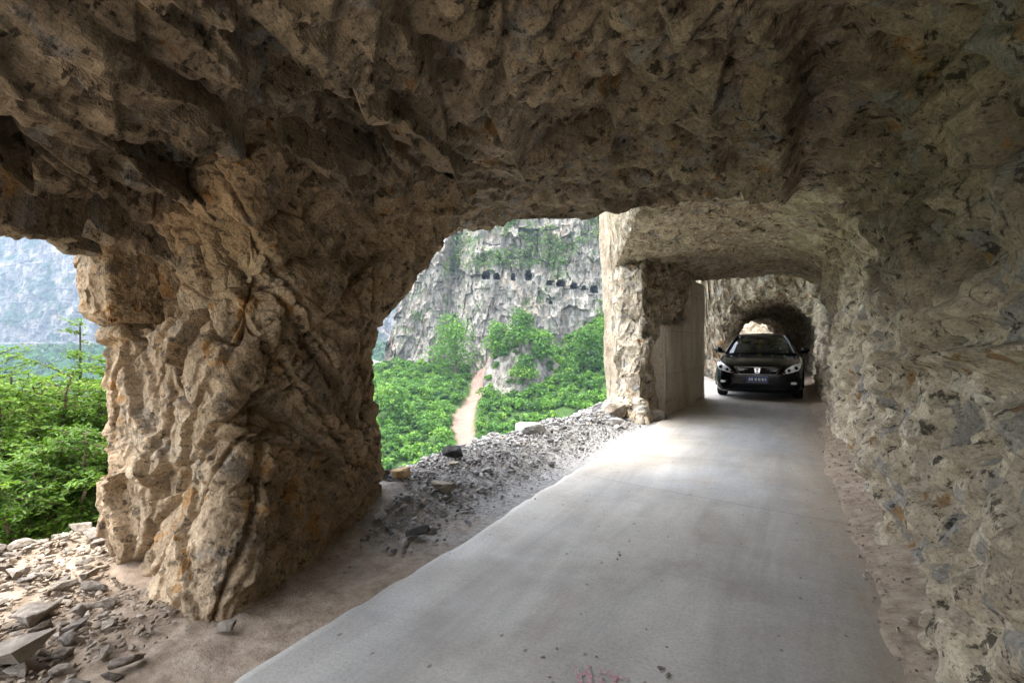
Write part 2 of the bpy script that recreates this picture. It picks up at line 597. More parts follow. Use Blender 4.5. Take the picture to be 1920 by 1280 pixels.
# dusty ledge on the right wall
zl = 1.24 + (4.2 - yy) * .055 + .02 * fbm(fp * 4, 2, 8)
D += .15 * np.exp(-((zz - zl) / .032) ** 2) * sstep(4.5, 4.1, yy) * (tt < 5)
zl = 1.50 + .04 * fbm(fp * 3, 2, 18)
D += .08 * np.exp(-((zz - zl) / .035) ** 2) * sstep(3.3, 3.0, yy) * (tt < 5)
D *= np.where((tt > 12.6), .8, 1.0)
D = blur(D.reshape(P.shape[:2]), 1).ravel()
nr, nc = P.shape[:2]
WL = sstep(4.3, 2.5, tt + .5 * fbm(fp * 1.6, 3, 15))  # paints shade into the upper wall by giving it the dark ceiling tone
WL = np.maximum(WL, .85 * sstep(5.15, 5.6, yy) * (tt > 3))  # paints bounced light into the far ceiling with the paler wall tone
D *= 1 - .4 * sstep(5.2, 5.7, yy) * (tt > 5)
V = fp + N.reshape(-1, 3) * D[:, None]
cw = int(np.searchsorted(tcol, 5.6))
F = grid_faces(nr, nc, 0, cw + 1)
v1, f1 = compact(V, F)
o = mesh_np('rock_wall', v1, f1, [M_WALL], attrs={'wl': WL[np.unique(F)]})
tag(o, 'long rough grey-brown chiselled rock wall along the right side of the road', 'rock wall')
F = grid_faces(nr, nc, cw, nc)
v1, f1 = compact(V, F)
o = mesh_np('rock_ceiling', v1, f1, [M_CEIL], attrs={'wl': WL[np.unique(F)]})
tag(o, 'dark rough hewn rock ceiling spanning the road and both window openings', 'rock ceiling')


# ------------------------------------------------------------------ columns of rock
def column_base(levels, polys, nz, per, rnd=.10):
    """levels z, polygons (CCW corners): rows along z, columns round the outline (closed)"""
    L = np.array(levels, float)
    PP = np.array(polys, float)
    zs = np.linspace(L[0], L[-1], nz)
    k = PP.shape[1]
    rows = []
    u = np.linspace(0, k, per, endpoint=False)
    for z in zs:
        j = int(np.clip(np.searchsorted(L, z) - 1, 0, len(L) - 2))
        f = (z - L[j]) / (L[j + 1] - L[j])
        C = PP[j] * (1 - f) + PP[j + 1] * f
        i = np.floor(u).astype(int)
        g = (u - i)[:, None]
        xy = C[i % k] * (1 - g) + C[(i + 1) % k] * g
        w = max(1, int(per / k * rnd))
        ker = np.ones(2 * w + 1) / (2 * w + 1)
        xy = np.stack([np.convolve(np.concatenate([xy[-w:, c], xy[:, c], xy[:w, c]]), ker, 'valid') for c in (0, 1)], 1)
        rows.append(np.column_stack([xy, np.full(per, z)]))
    P = np.array(rows)
    for _ in range(2):
        P[1:-1] = (P[:-2] + 2 * P[1:-1] + P[2:]) / 4
    Pw = np.concatenate([P[:, -1:], P, P[:, :1]], 1)
    ds = np.gradient(Pw, axis=1)[:, 1:-1]
    dz = np.gradient(P, axis=0)
    N = np.cross(ds, dz)
    N /= np.linalg.norm(N, axis=-1, keepdims=True) + 1e-9
    return P, N


def ring_faces(nr, nc):
    r, c = np.meshgrid(np.arange(nr - 1), np.arange(nc), indexing='ij')
    c2 = (c + 1) % nc
    return np.stack([(r * nc + c).ravel(), (r * nc + c2).ravel(), ((r + 1) * nc + c2).ravel(), ((r + 1) * nc + c).ravel()], 1)


def disp_pillar(p):
    w = warp(p, .02)
    front = sstep(2.1, 1.75, p[:, 1] + .35 * (p[:, 0] + 2.6))        # broken end, steeply jointed
    d = .05 * fbm(p * 1.1, 3, 80)
    r1 = rot(w, .5, .45, .3) / np.array([.28, .32, .42])
    d += front * (.0 + .050 * block(r1, 281, .9)
                  + .10 * chip(rot(w, .45, .6, .3) / np.array([.50, .50, .66]), 82, .25, 2.3)
                  - .055 * sstep(.08, .0, fissure(r1, 281)) * sstep(-.2, .2, fbm(p * 1.9, 2, 88)))
    d += (1 - front) * (.034 * chip(rot(w, .5, .1, .1) / np.array([.4, .42, .26]), 83, .12, 2.2)
                        + .018 * block(rot(w, .9, .1, .2) / np.array([.3, .5, .22]), 84, 1.0)
                        - .03 * sstep(.07, .0, fissure(rot(w, .9, .1, .2) / np.array([.3, .5, .22]), 84)) * sstep(-.1, .25, fbm(p * 2.3, 2, 91)))
    d += .020 * chip(rot(w, .7, .2, .4) / np.array([.14, .18, .11]), 85, .15, 2.2)
    d += .011 * block(rot(w, .7, .2, .9) / np.array([.17, .15, .13]), 89, .9)
    d += .012 * chip(rot(w, .2, .9, .4) / np.array([.05, .06, .04]), 86, .3, 2.2)
    d += joints(p, 504, 30, (-3.8, 1.4, .1), (-2.4, 3.3, 2.2), .075, .07, (1, 1, .7))
    d += .005 * chip(w / .022, 87, .5, 1.6)
    low = sstep(.55, .2, p[:, 2])
    return d * (1 - .35 * low * (1 - front))


# near pillar: corners road-near, road-far, outer-far, outer-near
lv = [-.35, .0, .5, 1.0, 1.42, 1.55, 2.0, 2.3, 2.75]
pl = [
    [(-2.42, 1.46), (-2.84, 3.15), (-3.75, 3.30), (-3.86, 1.56)],
    [(-2.45, 1.46), (-2.84, 3.12), (-3.75, 3.25), (-3.88, 1.56)],
    [(-2.60, 1.62), (-2.84, 3.02), (-3.75, 3.15), (-3.90, 1.60)],
    [(-2.66, 1.72), (-2.83, 3.00), (-3.75, 3.15), (-3.96, 1.64)],
    [(-2.70, 1.80), (-2.82, 3.06), (-3.75, 3.20), (-3.95, 1.68)],
    [(-2.70, 1.82), (-2.81, 3.14), (-3.75, 3.40), (-3.80, 1.76)],
    [(-2.68, 1.84), (-2.76, 3.50), (-3.75, 3.60), (-3.78, 1.78)],
    [(-2.60, 1.70), (-2.68, 3.80), (-3.75, 3.85), (-3.75, 1.70)],
    [(-2.50, 1.60), (-2.50, 4.20), (-3.75, 4.20), (-3.75, 1.60)],
]
P, N = column_base(lv, pl, 380, 900, .10)
fp = P.reshape(-1, 3).astype(np.float32)
V = fp + N.reshape(-1, 3) * blur(disp_pillar(fp).reshape(380, 900), 1, True).reshape(-1, 1)
o = mesh_np('rock_pillar', V, ring_faces(380, 900), [M_PILLAR])
tag(o, 'massive tan rock pillar with broken faceted end standing between the two window openings', 'rock pillar')

# squared block wedged under the lintel, outside corner of the pillar
P, N = column_base([1.50, 1.53, 1.78, 2.02], [[(-3.64, 1.60), (-3.64, 1.9), (-3.90, 2.0), (-3.86, 1.60)],
                                             [(-3.61, 1.56), (-3.62, 1.9), (-3.98, 2.0), (-3.92, 1.56)],
                                             [(-3.60, 1.54), (-3.62, 1.9), (-4.04, 2.0), (-4.0, 1.54)],
                                             [(-3.60, 1.54), (-3.62, 1.9), (-4.06, 2.0), (-4.02, 1.54)]], 70, 200, .10)
fp = P.reshape(-1, 3).astype(np.float32)
w = warp(fp, .06)
d = .01 + .03 * chip(rot(w, .2, .5, .1) / np.array([.2, .2, .16]), 91, .4, 1.6) + .025 * chip(w / .06, 92, .5, 1.6) + .008 * chip(w / .02, 93, .6, 1.4)
V = fp + N.reshape(-1, 3) * d[:, None]
cap = np.array([[*V[:200].mean(0)], [*V[-200:].mean(0)]], np.float32)
n0 = len(V)
V = np.concatenate([V, cap])
F = ring_faces(70, 200)
i = np.arange(200)
F = np.concatenate([F, np.stack([np.full(200, n0), (i + 1) % 200, i, i], 1)[:, [0, 1, 2, 2]] * 1])
b0 = np.stack([(i + 1) % 200, i, np.full(200, n0)], 1)
o = mesh_np('rock_block', V, ring_faces(70, 200), [M_PILLAR])
bmx = bmesh.new()
bmx.from_mesh(o.data)
bmesh.ops.holes_fill(bmx, edges=[e for e in bmx.edges if e.is_boundary])
bmesh.ops.triangulate(bmx, faces=[f for f in bmx.faces if len(f.verts) > 4])
bmx.to_mesh(o.data)
bmx.free()
tag(o, 'squared brown rock block jutting out below the lintel beside the near pillar top', 'rock block')


# far pillar: bright outer slab, rough road end, rock above the concrete
def disp_far(p):
    w = warp(p, .12)
    d = .07 * fbm(p * .9, 3, 100)
    d += .12 * chip(rot(w, .1, .3, .2) / np.array([.38, .4, .55]), 101, .35, 1.7)
    d += .05 * block(rot(w, .3, .3, .1) / np.array([.3, .4, .5]), 102, 1.0)
    d += .08 * chip(w / .16, 103, .45, 1.6)
    d += .03 * chip(w / .06, 104, .5, 1.6)
    return d


lv = [-.5, 0, .35, 1.0, 1.45, 1.8, 2.3, 2.6, 3.2, 5, 9]
pl = [
    [(-2.05, 8.55), (-2.25, 10.4), (-2.35, 12.9), (-3.0, 12.9), (-2.95, 9.6), (-2.80, 8.75)],
    [(-2.10, 8.62), (-2.25, 10.4), (-2.35, 12.9), (-3.0, 12.9), (-2.95, 9.6), (-2.78, 8.80)],
    [(-2.24, 8.75), (-2.25, 10.4), (-2.35, 12.9), (-3.0, 12.9), (-2.95, 9.7), (-2.70, 8.92)],
    [(-2.28, 8.85), (-2.26, 10.4), (-2.35, 12.9), (-3.1, 12.9), (-3.0, 9.8), (-2.72, 9.00)],
    [(-2.24, 8.85), (-2.16, 10.5), (-2.3, 12.9), (-3.1, 12.9), (-3.0, 9.8), (-2.72, 9.00)],
    [(-2.22, 8.85), (-2.02, 10.7), (-2.2, 12.9), (-3.2, 12.9), (-3.1, 9.9), (-2.70, 9.02)],
    [(-2.21, 8.80), (-1.90, 11.0), (-2.15, 12.9), (-3.25, 12.9), (-3.12, 9.95), (-2.69, 9.02)],
    [(-2.20, 8.70), (-1.82, 11.3), (-2.1, 12.9), (-3.3, 12.9), (-3.15, 10.0), (-2.68, 9.0)],
    [(-2.20, 9.50), (-1.8, 11.0), (-2.1, 12.9), (-3.4, 12.9), (-3.0, 10.4), (-2.66, 9.8)],
    [(-2.30, 9.80), (-1.9, 10.4), (-2.1, 12.9), (-3.6, 12.9), (-3.1, 10.6), (-2.66, 10.0)],
    [(-2.40, 9.80), (-1.9, 10.4), (-2.1, 12.9), (-3.6, 12.9), (-3.1, 10.6), (-2.70, 10.1)],
]
P, N = column_base(lv, pl, 260, 520, .08)
fp = P.reshape(-1, 3).astype(np.float32)
V = fp + N.reshape(-1, 3) * disp_far(fp)[:, None]
o = mesh_np('rock_pillar', V, ring_faces(260, 520), [M_FAR])
tag(o, 'rough grey-brown rock pillar beside the concrete wall at the far window end', 'rock pillar')

# pale fresh cliff face just outside it
P, N = column_base([-3, 0, 1.0, 3.0, 5.0, 9.0], [[(-2.72, 9.35), (-2.8, 11.5), (-3.6, 11.9), (-3.22, 9.9)],
                                                 [(-2.70, 9.35), (-2.8, 11.5), (-3.6, 11.9), (-3.16, 9.9)],
                                                 [(-2.66, 9.30), (-2.8, 11.5), (-3.6, 11.9), (-3.22, 9.9)],
                                                 [(-2.50, 9.25), (-2.6, 11.5), (-3.7, 11.9), (-3.34, 9.9)],
                                                 [(-2.20, 9.20), (-2.4, 11.5), (-3.8, 11.9), (-3.46, 9.9)],
                                                 [(-2.00, 9.20), (-2.2, 11.5), (-4.1, 11.9), (-3.7, 10.0)]], 240, 300, .08)
fp = P.reshape(-1, 3).astype(np.float32)
w = warp(fp, .06)
d = .09 * chip(rot(w, .05, .05, .1) / np.array([.2, .25, 1.8]), 111, .4, 1.4) + .03 * chip(w / np.array([.1, .1, .5]), 112, .5, 1.4) + .06 * fbm(fp * 1.2, 3, 113)
V = fp + N.reshape(-1, 3) * d[:, None]
o = mesh_np('cliff_slab', V, ring_faces(240, 300), [M_SLAB])
tag(o, 'pale cream weathered rock slab catching daylight at the outer edge of the far window', 'rock slab')

# ------------------------------------------------------------------ second tunnel behind the car
def arch_pts(xc, r, zs, n=9, left=True):
    pts = [(xc + r + .04, -.4), (xc + r, .3)]
    for a in np.linspace(0, math.pi, n):
        pts.append((xc + r * math.cos(a) * (1 + .06 * math.sin(2 * a) ** 2), zs + (r * 1.0) * math.sin(a)))
    pts += [(xc - r, .3), (xc - r - .04, -.4)]
    return pts


def arch_open(xc, r, zs, n=9):
    p = arch_pts(xc, r, zs, n)
    lipx = xc - r - .1
    k = len(p)
    p[k - 4] = (lipx + .25, zs + .75)
    p[k - 3] = (lipx - .1, zs + .62)
    p[k - 2] = (lipx - .35, zs + .8)
    p[k - 1] = (lipx - .5, zs + 2.5)
    return p


def big(xc, r, zs, k, n=9):
    return [(max(xc + (x - xc) * k, -2.95), z * 1.0 if z < .35 else .3 + (z - .3) * (k * 1.05)) for x, z in arch_pts(xc, r, zs, n)]


XC, RR, ZS = -.45, 1.40, 1.46
ASTN = [(19.20, big(XC, RR, ZS, 5.0)), (19.35, big(XC, RR, ZS, 1.5)), (19.55, big(XC, RR, ZS, 1.18)), (19.8, big(XC, RR, ZS, 1.05)), (20.1, arch_pts(XC, RR, ZS)),
        (22.0, arch_pts(XC, RR * 1.02, ZS)), (22.5, arch_pts(XC, RR * 1.04, ZS)), (23.3, arch_pts(XC, RR * 1.04, ZS)),
        (23.9, arch_pts(XC - .1, RR * 1.04, ZS - .1)), (28.5, arch_pts(XC - .6, RR * 1.0, ZS - .15)), (33, arch_pts(XC - 1.75, RR, ZS - .2))]
ya = np.concatenate([np.linspace(19.2, 20.6, 70), np.linspace(20.63, 33, 190)])
P, tc = sheet_base(ASTN, ya, [6, 14] + [22] * 8 + [14, 6])
N = grid_normals(P)
fp = P.reshape(-1, 3).astype(np.float32)
V = fp + N.reshape(-1, 3) * (disp_far(fp) * 1.5)[:, None]
o = mesh_np('rock_arch', V, grid_faces(*P.shape[:2]), [M_FAR])
tag(o, 'rock arch of a dark tunnel mouth rising over the road behind the black car', 'rock arch')

# rock face that closes the bend beyond
P = np.array([[(x, 38 + .5 * math.sin(x * .7) + .05 * z * z, z) for x in np.linspace(-9, 7, 160)] for z in np.linspace(-1, 8, 90)])
N = grid_normals(P)
fp = P.reshape(-1, 3).astype(np.float32)
V = fp + N.reshape(-1, 3) * (3 * disp_far(fp * .5))[:, None]
o = mesh_np('rock_outcrop', V, grid_faces(90, 160), [M_SLAB])
tag(o, 'small bright rock outcrop seen through the tunnel above the car roof', 'rock outcrop')

# ------------------------------------------------------------------ concrete wall
t = NT('board_concrete')
pl_ = t.noise(1.3, 5, .6, t.mapping((1, 1, .35)))
base = t.ramp(pl_, [(.3, (.45, .385, .30)), (.5, (.60, .54, .45)), (.7, (.70, .65, .57))])
st = t.noise(1.6, 6, .6, t.mapping((1.6, 1.6, .22)), .4)
base = t.mix(t.ramp(st, [(.45, 0), (.75, .55)]), base, (.27, .20, .13))
wv = t.n('ShaderNodeTexWave', wave_type='BANDS', bands_direction='Y')
wv.inputs['Scale'].default_value = 1.35
wv.inputs['Distortion'].default_value = .3
t.link(t.co, wv.inputs['Vector'])
ln = t.ramp(wv.outputs['Fac'], [(.0, .35), (.05, 1)])
base = t.mix(.7, base, t.ramp(t.noise(40, 4), [(.3, .7), (.6, 1.1)]), 'MULTIPLY')
lv_ = t.math('FRACT', t.math('MULTIPLY', t.math('ADD', t.sep()[2], t.math('MULTIPLY', t.noise(2, 4), .06)), 1.25))
base = t.mix(.6, base, t.ramp(lv_, [(.0, .45), (.03, 1.0), (.8, 1.0), (1.0, .9)]), 'MULTIPLY')
pk = t.noise(9, 8, .72)
base = t.mix(.8, base, t.ramp(pk, [(.36, .3), (.40, 1.0)]), 'MULTIPLY')
M_CONC = t.done(base, .85, t.bump(t.math('ADD', t.noise(22, 6), t.noise(3, 6)), .5, .03), .3)

bm = bmesh.new()
prof = [(9.55, -.3), (13.05, -.3), (13.05, 2.74), (11.55, 2.74), (11.5, 2.2), (11.3, 1.85), (10.9, 1.72), (9.57, 1.68)]
vin = [bm.verts.new((-2.0 + .06 * (y - 9.55), y, z)) for y, z in prof]
vout = [bm.verts.new((-2.36 + .02 * (y - 10), y, z)) for y, z in prof]
bm.faces.new(vin[::-1])
bm.faces.new(vout)
for i in range(len(prof)):
    j = (i + 1) % len(prof)
    bm.faces.new((vin[i], vin[j], vout[j], vout[i]))
bmesh.ops.recalc_face_normals(bm, faces=bm.faces)
bmesh.ops.bevel(bm, geom=[e for e in bm.edges], offset=.03, segments=2, affect='EDGES', clamp_overlap=True)
bmesh.ops.triangulate(bm, faces=bm.faces)
for _ in range(5):
    bmesh.ops.subdivide_edges(bm, edges=[e for e in bm.edges if e.calc_length() > .09], cuts=1)
    bmesh.ops.triangulate(bm, faces=[f for f in bm.faces if len(f.verts) > 4])
bm.normal_update()
cc = np.array([v.co for v in bm.verts], np.float32)
dd = .03 * fbm(cc * 1.6, 3, 141) + .012 * fbm(cc * 7, 3, 142) - .03 * sstep(.5, .65, vnoise(cc * np.array([3, 3, 4]), 143))
for v, k, nn in zip(bm.verts, dd, [v.normal.copy() for v in bm.verts]):
    v.co += nn * float(k)
o = bm_obj('concrete_wall', bm, M_CONC)
tag(o, 'stained cast concrete retaining wall along the left edge of the road beside the car', 'concrete wall')
# ------------------------------------------------------------------ ground
def crest(Y):
    w1 = sstep(3.3, 1.7, Y)
    xc = -3.05 + (-4.25 + 3.05) * w1
    zc = .20 + (.06 - .20) * w1
    xc = xc + .18 * sstep(6, 9, Y)
    return xc, zc


def zground(X, Y, fine=True):
    X = np.asarray(X, np.float32)
    Y = np.asarray(Y, np.float32)
    xc, zc = crest(Y)
    p3 = np.stack([X, Y, np.zeros_like(X)], -1)
    xc = xc + .12 * fbm(p3 * 1.3, 3, 201)
    t = np.clip((-2.2 - X) / (-2.2 - xc), 0, 1)
    z = zc * t * t * (3 - 2 * t)
    b = np.maximum(0, xc - X)
    z = z - (.55 * b + .45 * np.maximum(0, b - 7)) * sstep(0, .5, b)
    if fine:
        sh = sstep(-2.05, -2.55, X)
        far = 1 + 3 * sstep(1, 8, b)
        z = z + far * (.05 * fbm(p3 * 2.1, 4, 202) + .015 * fbm(p3 * 11, 3, 203)) * (.15 + .85 * sh)
        z = z + .10 * sh * sstep(.3, .0, np.abs(X - xc)) * fbm(p3 * 3.3, 3, 207)
        z = np.where(X > .1, .034 + np.clip(.30 * (X - .40) + .022 * fbm(p3 * 4.5, 4, 204) + .025 * fbm(p3 * 1.3, 2, 205), -.06, .09), z)
    return z


xs = np.concatenate([-np.geomspace(60, 5, 90), np.linspace(-4.95, -1.9, 210), np.linspace(-1.85, .05, 12), np.linspace(.12, 1.1, 110)])
yg = np.concatenate([np.linspace(-40, -1, 30), np.linspace(-.9, 6, 330), np.linspace(6.05, 16, 160), np.linspace(16.2, 60, 60)])
Y2, X2 = np.meshgrid(yg, xs, indexing='ij')
Z2 = zground(X2, Y2) - .012
P = np.stack([X2, Y2, Z2], -1)
t = NT('shoulder_soil')
sx = t.sep()
n1 = t.noise(1.7, 7, .65)
n2 = t.noise(9, 7, .7)
soil = t.ramp(n2, [(.3, (.20, .15, .105)), (.5, (.34, .265, .195)), (.7, (.45, .37, .285))])
grav = t.ramp(t.noise(24, 6, .7), [(.3, (.13, .13, .125)), (.5, (.27, .265, .255)), (.72, (.46, .45, .43))])
ym = t.math('ADD', sx[1], t.math('MULTIPLY', t.math('SUBTRACT', n1, .5), 2.5))
gm = t.ramp(t.math('MULTIPLY', t.math('SUBTRACT', ym, 2.1), .7), [(0, 0), (1, 1)])
xm = t.ramp(t.math('MULTIPLY', t.math('SUBTRACT', -1.0, sx[0]), 1.0), [(0, 0), (.6, 1)])
gmm = t.math('MULTIPLY', gm, xm)
base = t.mix(gmm, soil, grav)
base = t.mix(.5, base, t.ramp(t.noise(45, 5, .75), [(.3, .6), (.7, 1.2)]), 'MULTIPLY')
M_SOIL = t.done(base, .95, t.bump(t.math('ADD', t.noise(30, 8, .75), t.noise(8, 5)), .45, .03), .2)
o = mesh_np('ground', P.reshape(-1, 3), grid_faces(len(yg), len(xs), flip=False), [M_SOIL], smooth=True)
tag(o, kind='structure')

# road slab
xl = lambda y: -2.01 + .012 * np.sin(y * .9) + .008 * np.sin(y * 2.3 + 1)
xr = lambda y: .8 + 0 * y
yr = np.concatenate([np.linspace(-8, 20, 560), np.linspace(20.2, 60, 80)])
u = np.linspace(0, 1, 60)
XL = xl(yr) + .015 * vnoise(np.stack([yr * 9, yr * 0, yr * 0], -1), 5)
XR = xr(yr) + .035 * vnoise(np.stack([yr * 7, yr * 0, yr * 0], -1), 6) + .04 * vnoise(np.stack([yr * 1.7, yr * 0, yr * 0], -1), 8)
X2 = XL[:, None] * (1 - u) + XR[:, None] * u
Y2 = np.repeat(yr[:, None], 60, 1)
p3 = np.stack([X2, Y2, X2 * 0], -1)
Z2 = .022 + .012 * fbm(p3 * .8, 3, 301) + .002 * fbm(p3 * 6, 2, 302)
Z2[:, -1] -= .03
Z2[:, 0] -= .05
P = np.stack([X2, Y2, Z2], -1)
t = NT('road_concrete')
sx = t.sep()
big = t.noise(.75, 5, .6, None, .5)
base = t.ramp(big, [(.34, (.30, .268, .222)), (.5, (.42, .388, .335)), (.66, (.51, .482, .43))])
blu = t.noise(.55, 3, .5, t.mapping((1, .6, 1), (0, 0, 0), (3, 1, 0)))
base = t.mix(t.ramp(blu, [(.45, 0), (.62, .75)]), base, (.37, .385, .40))
dn = t.noise(3.5, 6, .65)
edge = t.math('ADD', sx[0], t.math('MULTIPLY', t.math('SUBTRACT', dn, .5), .55))
de = t.ramp(t.math('ADD', edge, 1.0), [(.98, 0), (1.0, 0)])
rg = t.n('ShaderNodeMapRange')
rg.inputs['From Min'].default_value = -.15
rg.inputs['From Max'].default_value = .38
t.link(edge, rg.inputs['Value'])
base = t.mix(t.math('MULTIPLY', rg.outputs[0], .85), base, (.33, .265, .19))
rl = t.n('ShaderNodeMapRange')
rl.inputs['From Min'].default_value = -1.5
rl.inputs['From Max'].default_value = -2.0
t.link(edge, rl.inputs['Value'])
base = t.mix(t.math('MULTIPLY', rl.outputs[0], .5), base, (.46, .42, .35))
tr = t.noise(2.2, 6, .7, t.mapping((1.6, .22, 1), (0, 0, .05)), .6)
base = t.mix(.7, base, t.ramp(tr, [(.32, .76), (.58, 1.06)]), 'MULTIPLY')
tn = t.noise(1.6, 6, .7, t.mapping((1, .7, 1), (0, 0, 0), (7, 3, 0)), .8)
base = t.mix(t.ramp(tn, [(.52, 0), (.7, .55)]), base, (.36, .30, .23))
br = t.noise(5, 5, .7, t.mapping((.5, 3.0, 1), (0, 0, .25)))
base = t.mix(.25, base, t.ramp(br, [(.35, .8), (.6, 1.05)]), 'MULTIPLY')
spk = t.voro(9, 'F1', t.mapping((1, .6, 1)))
base = t.mix(t.ramp(spk, [(.05, .8), (.10, 0)]), base, (.12, .10, .08))
base = t.mix(.8, base, t.ramp(t.noise(60, 7, .8), [(.3, .62), (.5, 1.0), (.68, 1.2)]), 'MULTIPLY')
for xc_, wd_ in ((-1.42, .16), (-.12, .17)):
    dx_ = t.math('DIVIDE', t.math('SUBTRACT', t.math('ADD', sx[0], t.math('MULTIPLY', t.math('SUBTRACT', n3_ if False else dn, .5), .12)), xc_), wd_)
    gsn = t.math('POWER', 2.718, t.math('MULTIPLY', t.math('MULTIPLY', dx_, dx_), -1.0))
    base = t.mix(t.math('MULTIPLY', gsn, t.ramp(tr, [(.35, .42), (.6, .12)])), base, (.27, .25, .225))
# contraction joints every four metres and a wandering crack
wb = t.math('MULTIPLY', t.math('SUBTRACT', t.noise(2.0, 4), .5), .09)
jy = t.math('ADD', t.math('ADD', sx[1], t.math('MULTIPLY', sx[0], .18)), wb)
fr = t.math('ABSOLUTE', t.math('SUBTRACT', t.math('FRACT', t.math('MULTIPLY', t.math('ADD', jy, -2.61 + 4.0), .25)), .5))
base = t.mix(t.ramp(fr, [(.0016, .42), (.0034, 0)]), base, (.11, .09, .07))
M_ROAD = t.done(base, t.ramp(t.noise(2, 4), [(.3, .48), (.7, .72)]), t.bump(t.math('ADD', t.noise(70, 5, .7), t.math('MULTIPLY', br, .4)), .2, .01), .4)
o = mesh_np('road', P.reshape(-1, 3), grid_faces(*P.shape[:2]), [M_ROAD], smooth=True)
tag(o, kind='structure')
# ------------------------------------------------------------------ loose stones
def stone_mat(name, a, b, c, seed):
    t = NT(name)
    oi = t.n('ShaderNodeObjectInfo')
    v = t.n('ShaderNodeVectorMath', operation='ADD')
    t.link(t.co, v.inputs[0])
    t.link(oi.outputs['Location'], v.inputs[1])
    n = t.noise(7, 7, .65, v.outputs[0])
    base = t.ramp(n, [(.32, a), (.5, b), (.68, c)])
    rv = t.ramp(oi.outputs['Random'], [(0, (.62, .6, .6)), (.5, (1, .98, .95)), (1, (1.25, 1.2, 1.12))])
    base = t.mix(.9, base, rv, 'MULTIPLY')
    return t.done(base, .9, t.bump(t.noise(40, 7, .7, v.outputs[0]), .5, .012), .25)


M_STONE = stone_mat('stone_tan', (.125, .105, .082), (.205, .178, .148), (.31, .28, .24), 1)
M_STONE_D = stone_mat('stone_dark', (.03, .03, .032), (.06, .06, .06), (.10, .095, .09), 2)
M_STONE_G = stone_mat('stone_grey', (.22, .22, .215), (.36, .36, .355), (.52, .51, .49), 3)
M_STONE_O = stone_mat('stone_ochre', (.30, .18, .09), (.44, .31, .18), (.56, .44, .31), 4)


def stone_mesh(name, sz, seed, mat, n=16, rough=.10):
    r = random.Random(seed)
    bm = bmesh.new()
    for _ in range(n):
        v = Vector((r.gauss(0, 1), r.gauss(0, 1), r.gauss(0, 1))).normalized()
        # push points to the faces of a box so that the hull gets flat sides
        mx = max(abs(v.x), abs(v.y), abs(v.z))
        v = v.lerp(v / mx, .75) * r.uniform(.8, 1)
        bm.verts.new((v.x * sz[0] / 2, v.y * sz[1] / 2, v.z * sz[2] / 2))
    h = bmesh.ops.convex_hull(bm, input=bm.verts)
    bmesh.ops.delete(bm, geom=[e for e in h['geom_interior'] if isinstance(e, bmesh.types.BMVert)], context='VERTS')
    bmesh.ops.dissolve_limit(bm, angle_limit=.16, verts=bm.verts, edges=bm.edges)
    bmesh.ops.bevel(bm, geom=list(bm.edges), offset=min(sz) * .045, segments=1, affect='EDGES', clamp_overlap=True)
    bmesh.ops.triangulate(bm, faces=bm.faces)
    bmesh.ops.subdivide_edges(bm, edges=bm.edges, cuts=3, use_grid_fill=True)
    co = np.array([v.co for v in bm.verts], np.float32)
    m = max(sz)
    d = rough * m * (chip(co / (m * .28), seed, .8, 1.1)) * .9
    for v, k in zip(bm.verts, d):
        v.co += v.co.normalized() * float(k)
    me = bpy.data.meshes.new(name)
    bm.normal_update()
    bm.to_mesh(me)
    bm.free()
    me.materials.append(mat)
    return me


def put_stone(me, name, x, y, size, rz, tilt=(0, 0), lift=.25, zoff=0.0):
    o = bpy.data.objects.new(name, me)
    COL.objects.link(o)
    o.scale = size if isinstance(size, tuple) else (size,) * 3
    o.rotation_euler = (tilt[0], tilt[1], rz)
    hz = me['h'] * (o.scale[2])
    o.location = (x, y, float(zground(np.array([x]), np.array([y]))[0]) + hz * lift + zoff)
    return o


LIB = []
for k in range(14):
    me = stone_mesh('stone', (random.uniform(.9, 1.25), random.uniform(.6, .95), random.uniform(.24, .5)), 400 + k, M_STONE, n=random.randint(11, 20))
    me['h'] = .4
    LIB.append(me)

# rubble of flat slabs at the foot of the near window: each a stone of its own
GRP = 'broken stone slabs strewn below the near window'
pts = []
tries = 0
while len(pts) < 270 and tries < 9000:
    tries += 1
    x = random.uniform(-4.75, -2.35)
    y = random.uniform(-.2, 1.72)
    if x > -2.95 + .1 * random.random() and y > 1.22:
        continue
    if y > 1.50 - .25 * (x + 3.7) and x > -3.9:
        continue
    if x > -2.6 and random.random() < .5:
        continue
    s = min(.24, .055 * math.exp(random.gauss(.42, .50)))
    if all((x - a) ** 2 + (y - b) ** 2 > (.36 * (s + c)) ** 2 for a, b, c in pts):
        pts.append((x, y, s))
pts.sort(key=lambda q: -q[2])
for i, (x, y, s) in enumerate(pts):
    o = put_stone(LIB[i % 14], 'stone', x, y, s, random.uniform(0, 6.28), (random.gauss(0, .22), random.gauss(0, .22)), .42)
    tag(o, 'flat angular tan stone slab lying in the rubble below the near window', 'stone', GRP)


def special(name, label, x, y, sz, mat, seed, rz=0., tilt=(0, 0), lift=.35, n=16):
    me = stone_mesh(name, sz, seed, mat, n)
    me['h'] = sz[2]
    o = put_stone(me, name, x, y, 1.0, rz, tilt, lift)
    return tag(o, label, 'stone')


